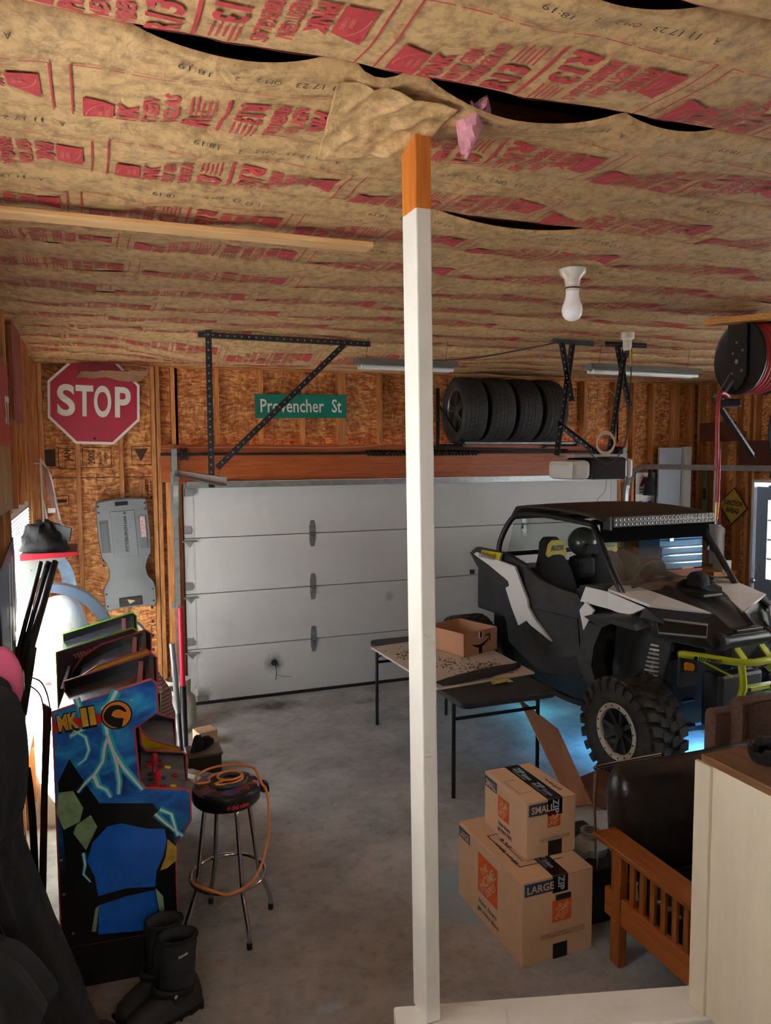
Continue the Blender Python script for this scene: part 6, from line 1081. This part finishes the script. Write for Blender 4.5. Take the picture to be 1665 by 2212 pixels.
tag(G().tube(sm([aY(215, 1356, -1.2), aY(245, 1350, -1.2), aY(285, 1344, -1.2), aY(306, 1356, -1.2), aY(312, 1378, -1.2), aY(302, 1398, -1.2), aY(284, 1412, -1.2), aY(262, 1440, -1.2), aY(258, 1700, -1.2)], 8), .017, 10).build('hand_truck_handle', M('pipe_grey', S(126, 130, 126), .4, .4), smooth=True), 'grey bent steel hand truck handle behind the cabinets', 'hand truck')
pu = M('ski_purple', S(84, 60, 120), .3, nz=(7, .7, S(90, 170, 190))); P_ = sm([Vector(aY(126, 1205, -.5)), Vector(aY(140, 1225, -.5)), Vector(aY(148, 1250, -.5)), Vector(aY(152, 1280, -.5)), Vector(aY(154, 1330, -.5)), Vector(aY(160, 1585, -.5))], 6)
g = G(); g.loft([[p+Vector((-.05, -.01, 0)), p+Vector((.05, -.01, 0)), p+Vector((.05, .01, 0)), p+Vector((-.05, .01, 0))] for p in P_]); tag(g.build('purple_ski', pu, smooth=True), 'purple and teal snow ski leaning in the left corner', 'ski')
# outlet cords
oc_ = aY(52, 1471, -3.2); tag(G().box(((XL+oc_[0])/2, -3.2, oc_[2]), (oc_[0]-XL, .06, .10), .004).build('outlet_box', M('outlet_dark', S(40, 34, 30), .5)), 'dark outlet box on stud with two plugged cords', 'outlet')
for i, (a, b, c, lb) in enumerate((((62, 1462), (90, 1475), (106, 1518), 'upper thin cord plugged into the wall outlet'), ((62, 1480), (82, 1495), (92, 1520), 'lower thin cord plugged into the wall outlet'))): tag(G().tube(sm([aY(*a, -3.2), aY(*b, -3.2), aY(*c, -3.2), aY(c[0]+4, c[1]+60, -3.1)], 8), .004, 6).build('power_cord', M('cord_brown', S(90, 60, 56), .5), smooth=True), lb, 'cord')
tag(G().plate([aY(94, 1518, -3.4), aY(112, 1530, -3.4), aY(104, 1700, -3.4), aY(96, 2180, -3.4), aY(78, 2190, -3.4)], .03).build('plastic_wrapped_board', M('wrap_brown', S(66, 46, 36), .25, nz=(6, .4))), 'dark plastic wrapped board leaning beside the arcade cabinet', 'board')
tag(G().tube(sm([aY(58, 1660, -3.6), aY(66, 1720, -3.6), aY(72, 1800, -3.6), aY(78, 1950, -3.6), aY(82, 2100, -3.6)], 6), .016, 8).build('dark_rod', pm, smooth=True), 'black curved rod standing between jackets and cabinet', 'rod')
# coats, cap
cj = M('coat_black', S(17, 16, 17), .9, nz=(8, .3), bump=(20, .5)); cb = M('coat_brown', S(22, 19, 18), .9, nz=(8, .35), bump=(25, .4)); cgm = M('coat_lining', S(40, 40, 41), .9, nz=(9, .3))
def coat(name, label, edge, yc, depth, mat, seed, cat='coat'):
    """edge: list of (u, v) silhouette pixels from top to hem on plane y=yc"""
    E_ = [Vector(aY(u, v, yc)) for u, v in edge]; t = thing(name, label, cat, (XL+.02, yc, 0)); o = Vector(t.location)
    E_ = [p-o for p in sm(E_, 6)]; rings = []
    for k, p in enumerate(E_):
        rr_ = []
        for i in range(28):
            a = PI*i/27; x = max(p.x, .03); f = 1+.10*math.sin(a*7+seed+p.z*2.2)+.06*math.sin(a*13+p.z*5+seed)
            rr_.append((x*math.sin(a)**.75*f if 0 < i < 27 else .0, -depth*math.cos(a), p.z))
        rings.append(rr_)
    G().loft(rings, close=True).build('cloth', mat, t, smooth=True, auto=80); return t
t = coat('hanging_jacket', 'black jacket hanging highest at the left picture edge', [(0, 1480), (24, 1500), (38, 1560), (44, 1640), (42, 1700), (30, 1760), (15, 1800)], -4.75, .16, cj, 1.)
t = coat('hanging_coat', 'long dark brown coat hanging below the black jacket', [(10, 1700), (30, 1745), (60, 1850), (100, 1960), (140, 2070), (170, 2150), (198, 2240), (205, 2400)], -4.62, .14, cb, 3.); G().tube([(.10, -.15, .95), (.19, -.15, .70), (.25, -.15, .45)], .004, 5).build('hem_seam', cgm, t)
t = coat('grey_garment', 'grey garment with pink trim at the bottom left corner', [(0, 2040), (40, 2060), (88, 2120), (104, 2160), (70, 2230), (40, 2400)], -4.95, .12, cgm, 5.)
pk_ = M('cap_pink', S(206, 88, 124), .6); c = aY(12, 1475, -4.55); t = thing('pink_hat', 'pink cap hanging above the black jacket', 'hat', (c[0]-.02, c[1], c[2])); G().grid(lambda a, b: (.075*math.sin(PI*b)*math.cos(2*PI*a), .05*math.sin(PI*b)*math.sin(2*PI*a), .125*math.cos(PI*b)), 24, 14, cu=True).build('crown', pk_, t, smooth=True); G().prism([(.040, -.03), (.054, -.045), (.062, -.065), (.048, -.078), (.036, -.055)], -.062, -.058).build('badge', M('badge_dark', S(70, 40, 50), .5), t)
# ================================================================= CORNER BY THE DOOR
t = thing('propane_tank', 'dirty white propane tank by the garage door edge', 'tank', (-.15, -.62, 0)); tw_ = M('tank_white', S(176, 172, 162), .5, nz=(9, .2)); G().lathe([(.10, 0), (.11, .02), (.14, .05), (.150, .09), (.150, .24), (.14, .29), (.10, .33), (.05, .345), (0, .345)], n=28).build('body', tw_, t, smooth=True)
G().lathe([(.105, .33), (.108, .43), (.102, .45), (.10, .33)], n=28, cap=False).build('collar', tw_, t, smooth=True); G().cyl((0, 0, .34), (0, 0, .40), .02).build('valve', M('brass', (0, 0, 0)), t)
for a in (-2.2, -1.3): G().box((.108*math.cos(a), .108*math.sin(a), .395), (.012, .04, .045), .004, Matrix.Rotation(a, 3, 'Z')).build('collar_slot', black_m, t)
t = thing('red_jack_handle', 'red handle with black sleeve standing by the door', 'handle', (-.155, -1.1, 0)); G().tube([(-.005, 0, 1.17), (.0, 0, .52)], .021, 12).build('red_tube', M('tube_red', S(196, 28, 56), .35), t, smooth=True); G().tube([(0, 0, .53), (.005, 0, .0)], .026, 12).build('sleeve', M('sleeve_black', S(16, 17, 20), .4), t, smooth=True)
t = thing('grey_pole', 'silver pole with dark foot beside the red handle', 'pole', (-.195, -1.25, 0)); G().tube([(-.05, 0, .92), (-.015, 0, .36)], .022, 12).build('silver_tube', M('tube_silver', S(150, 156, 160), .3, .5), t, smooth=True); G().tube([(-.015, 0, .37), (.0, 0, .0)], .019, 12).build('dark_tube', M('tube_slate', S(60, 68, 84), .4), t, smooth=True)
t = thing('striped_bag', 'pink striped fabric bag sitting behind the cabinets', 'bag', (-.40, -1.55, .0)); G().box((0, 0, .22), (.26, .3, .44), .02).build('crate', M('crate_dark', S(36, 32, 34), .6), t); sb_ = M('bag_stripes', S(160, 118, 122), .8); nt = sb_.node_tree; wv = nt.nodes.new('ShaderNodeTexWave'); wv.bands_direction = 'Z'; wv.inputs['Scale'].default_value = 12; wv.inputs['Distortion'].default_value = 1.5; tc = nt.nodes.new('ShaderNodeTexCoord'); rp = nt.nodes.new('ShaderNodeValToRGB'); rp.color_ramp.elements[0].color = (*S(120, 82, 90), 1); rp.color_ramp.elements[1].color = (*S(186, 152, 148), 1); nt.links.new(tc.outputs['Object'], wv.inputs[0]); nt.links.new(wv.outputs[0], rp.inputs[0]); nt.links.new(rp.outputs[0], nt.nodes['Principled BSDF'].inputs['Base Color'])
lump(.15, .15, .34, 7., (-.02, 0, .44), .2).build('fabric', sb_, t, smooth=True)
wd2 = wood('lumber_grey', S(120, 102, 82), S(84, 70, 56), 4, 'y')
for i, (x, y, z, l, rz_, tl_, lb) in enumerate(((-.20, -2.35, .30, 1.5, .06, .34, 'top grey plank of the sloping lumber by the stool'), (-.27, -2.3, .22, 1.5, .02, .30, 'lower grey plank of the sloping lumber beside cabinets'), (-.14, -2.15, .17, 1.2, .12, .24, 'short grey plank nearest the open floor'))):
    tag(G().box((x, y, z), (.09, l, .035), .003, Matrix.Rotation(rz_, 3, 'Z') @ Matrix.Rotation(-tl_, 3, 'X')).build('lumber_plank', wd2), lb, 'plank', 'loose lumber behind the stool')
t = thing('wooden_crate', 'low dark wooden crate on the floor by the poles', 'crate', (-.06, -1.55, 0)); G().box((0, 0, .07), (.24, .20, .14), .004).build('crate_body', M('crate_brown', S(48, 38, 32), .7), t); G().box((0, 0, .148), (.26, .22, .018), .003).build('lid', wd2, t)
t = thing('black_shoe', 'black work shoe sitting on the low crate', 'shoe', (-.06, -1.5, .158), .8); lump(.13, .05, .07, 2., (0, 0, 0), .1).build('upper', bagm, t, smooth=True); lump(.06, .045, .11, 5., (-.06, 0, 0), .1).build('heel', bagm, t, smooth=True)
t = thing('small_carton', 'small tan carton beside the propane tank', 'carton', (.02, -1.02, 0), .3); G().box((0, 0, .06), (.16, .14, .12), .003).build('carton', card, t)
t = thing('grey_slipper', 'grey slipper on the floor in the bottom left corner', 'shoe', (-.82, -4.12, 0), 2.6); lump(.12, .05, .07, 9., (0, 0, 0), .1).build('upper', M('slipper_grey', S(84, 84, 84), .8), t, smooth=True); G().box((0, 0, .008), (.24, .09, .016), .005).build('sole', MATS['sole_black'], t)

hz = M('hose_black', S(14, 14, 16), .5)
tag(G().tube(sm([aZ(1440, 1592, .05), aZ(1470, 1575, .06), aZ(1510, 1566, .06), aZ(1560, 1570, .05)], 6), .04, 10).build('floor_hose', hz, smooth=True), 'thick black hose lying on blue lit floor by wheel', 'hose')
tag(G().tube(sm([aZ(1490, 1545, .10), aZ(1500, 1530, .14), aZ(1525, 1522, .15), aZ(1560, 1532, .06)], 6), .04, 10).build('floor_hose', hz, smooth=True), 'short black hose end arched beyond the other floor hose', 'hose')
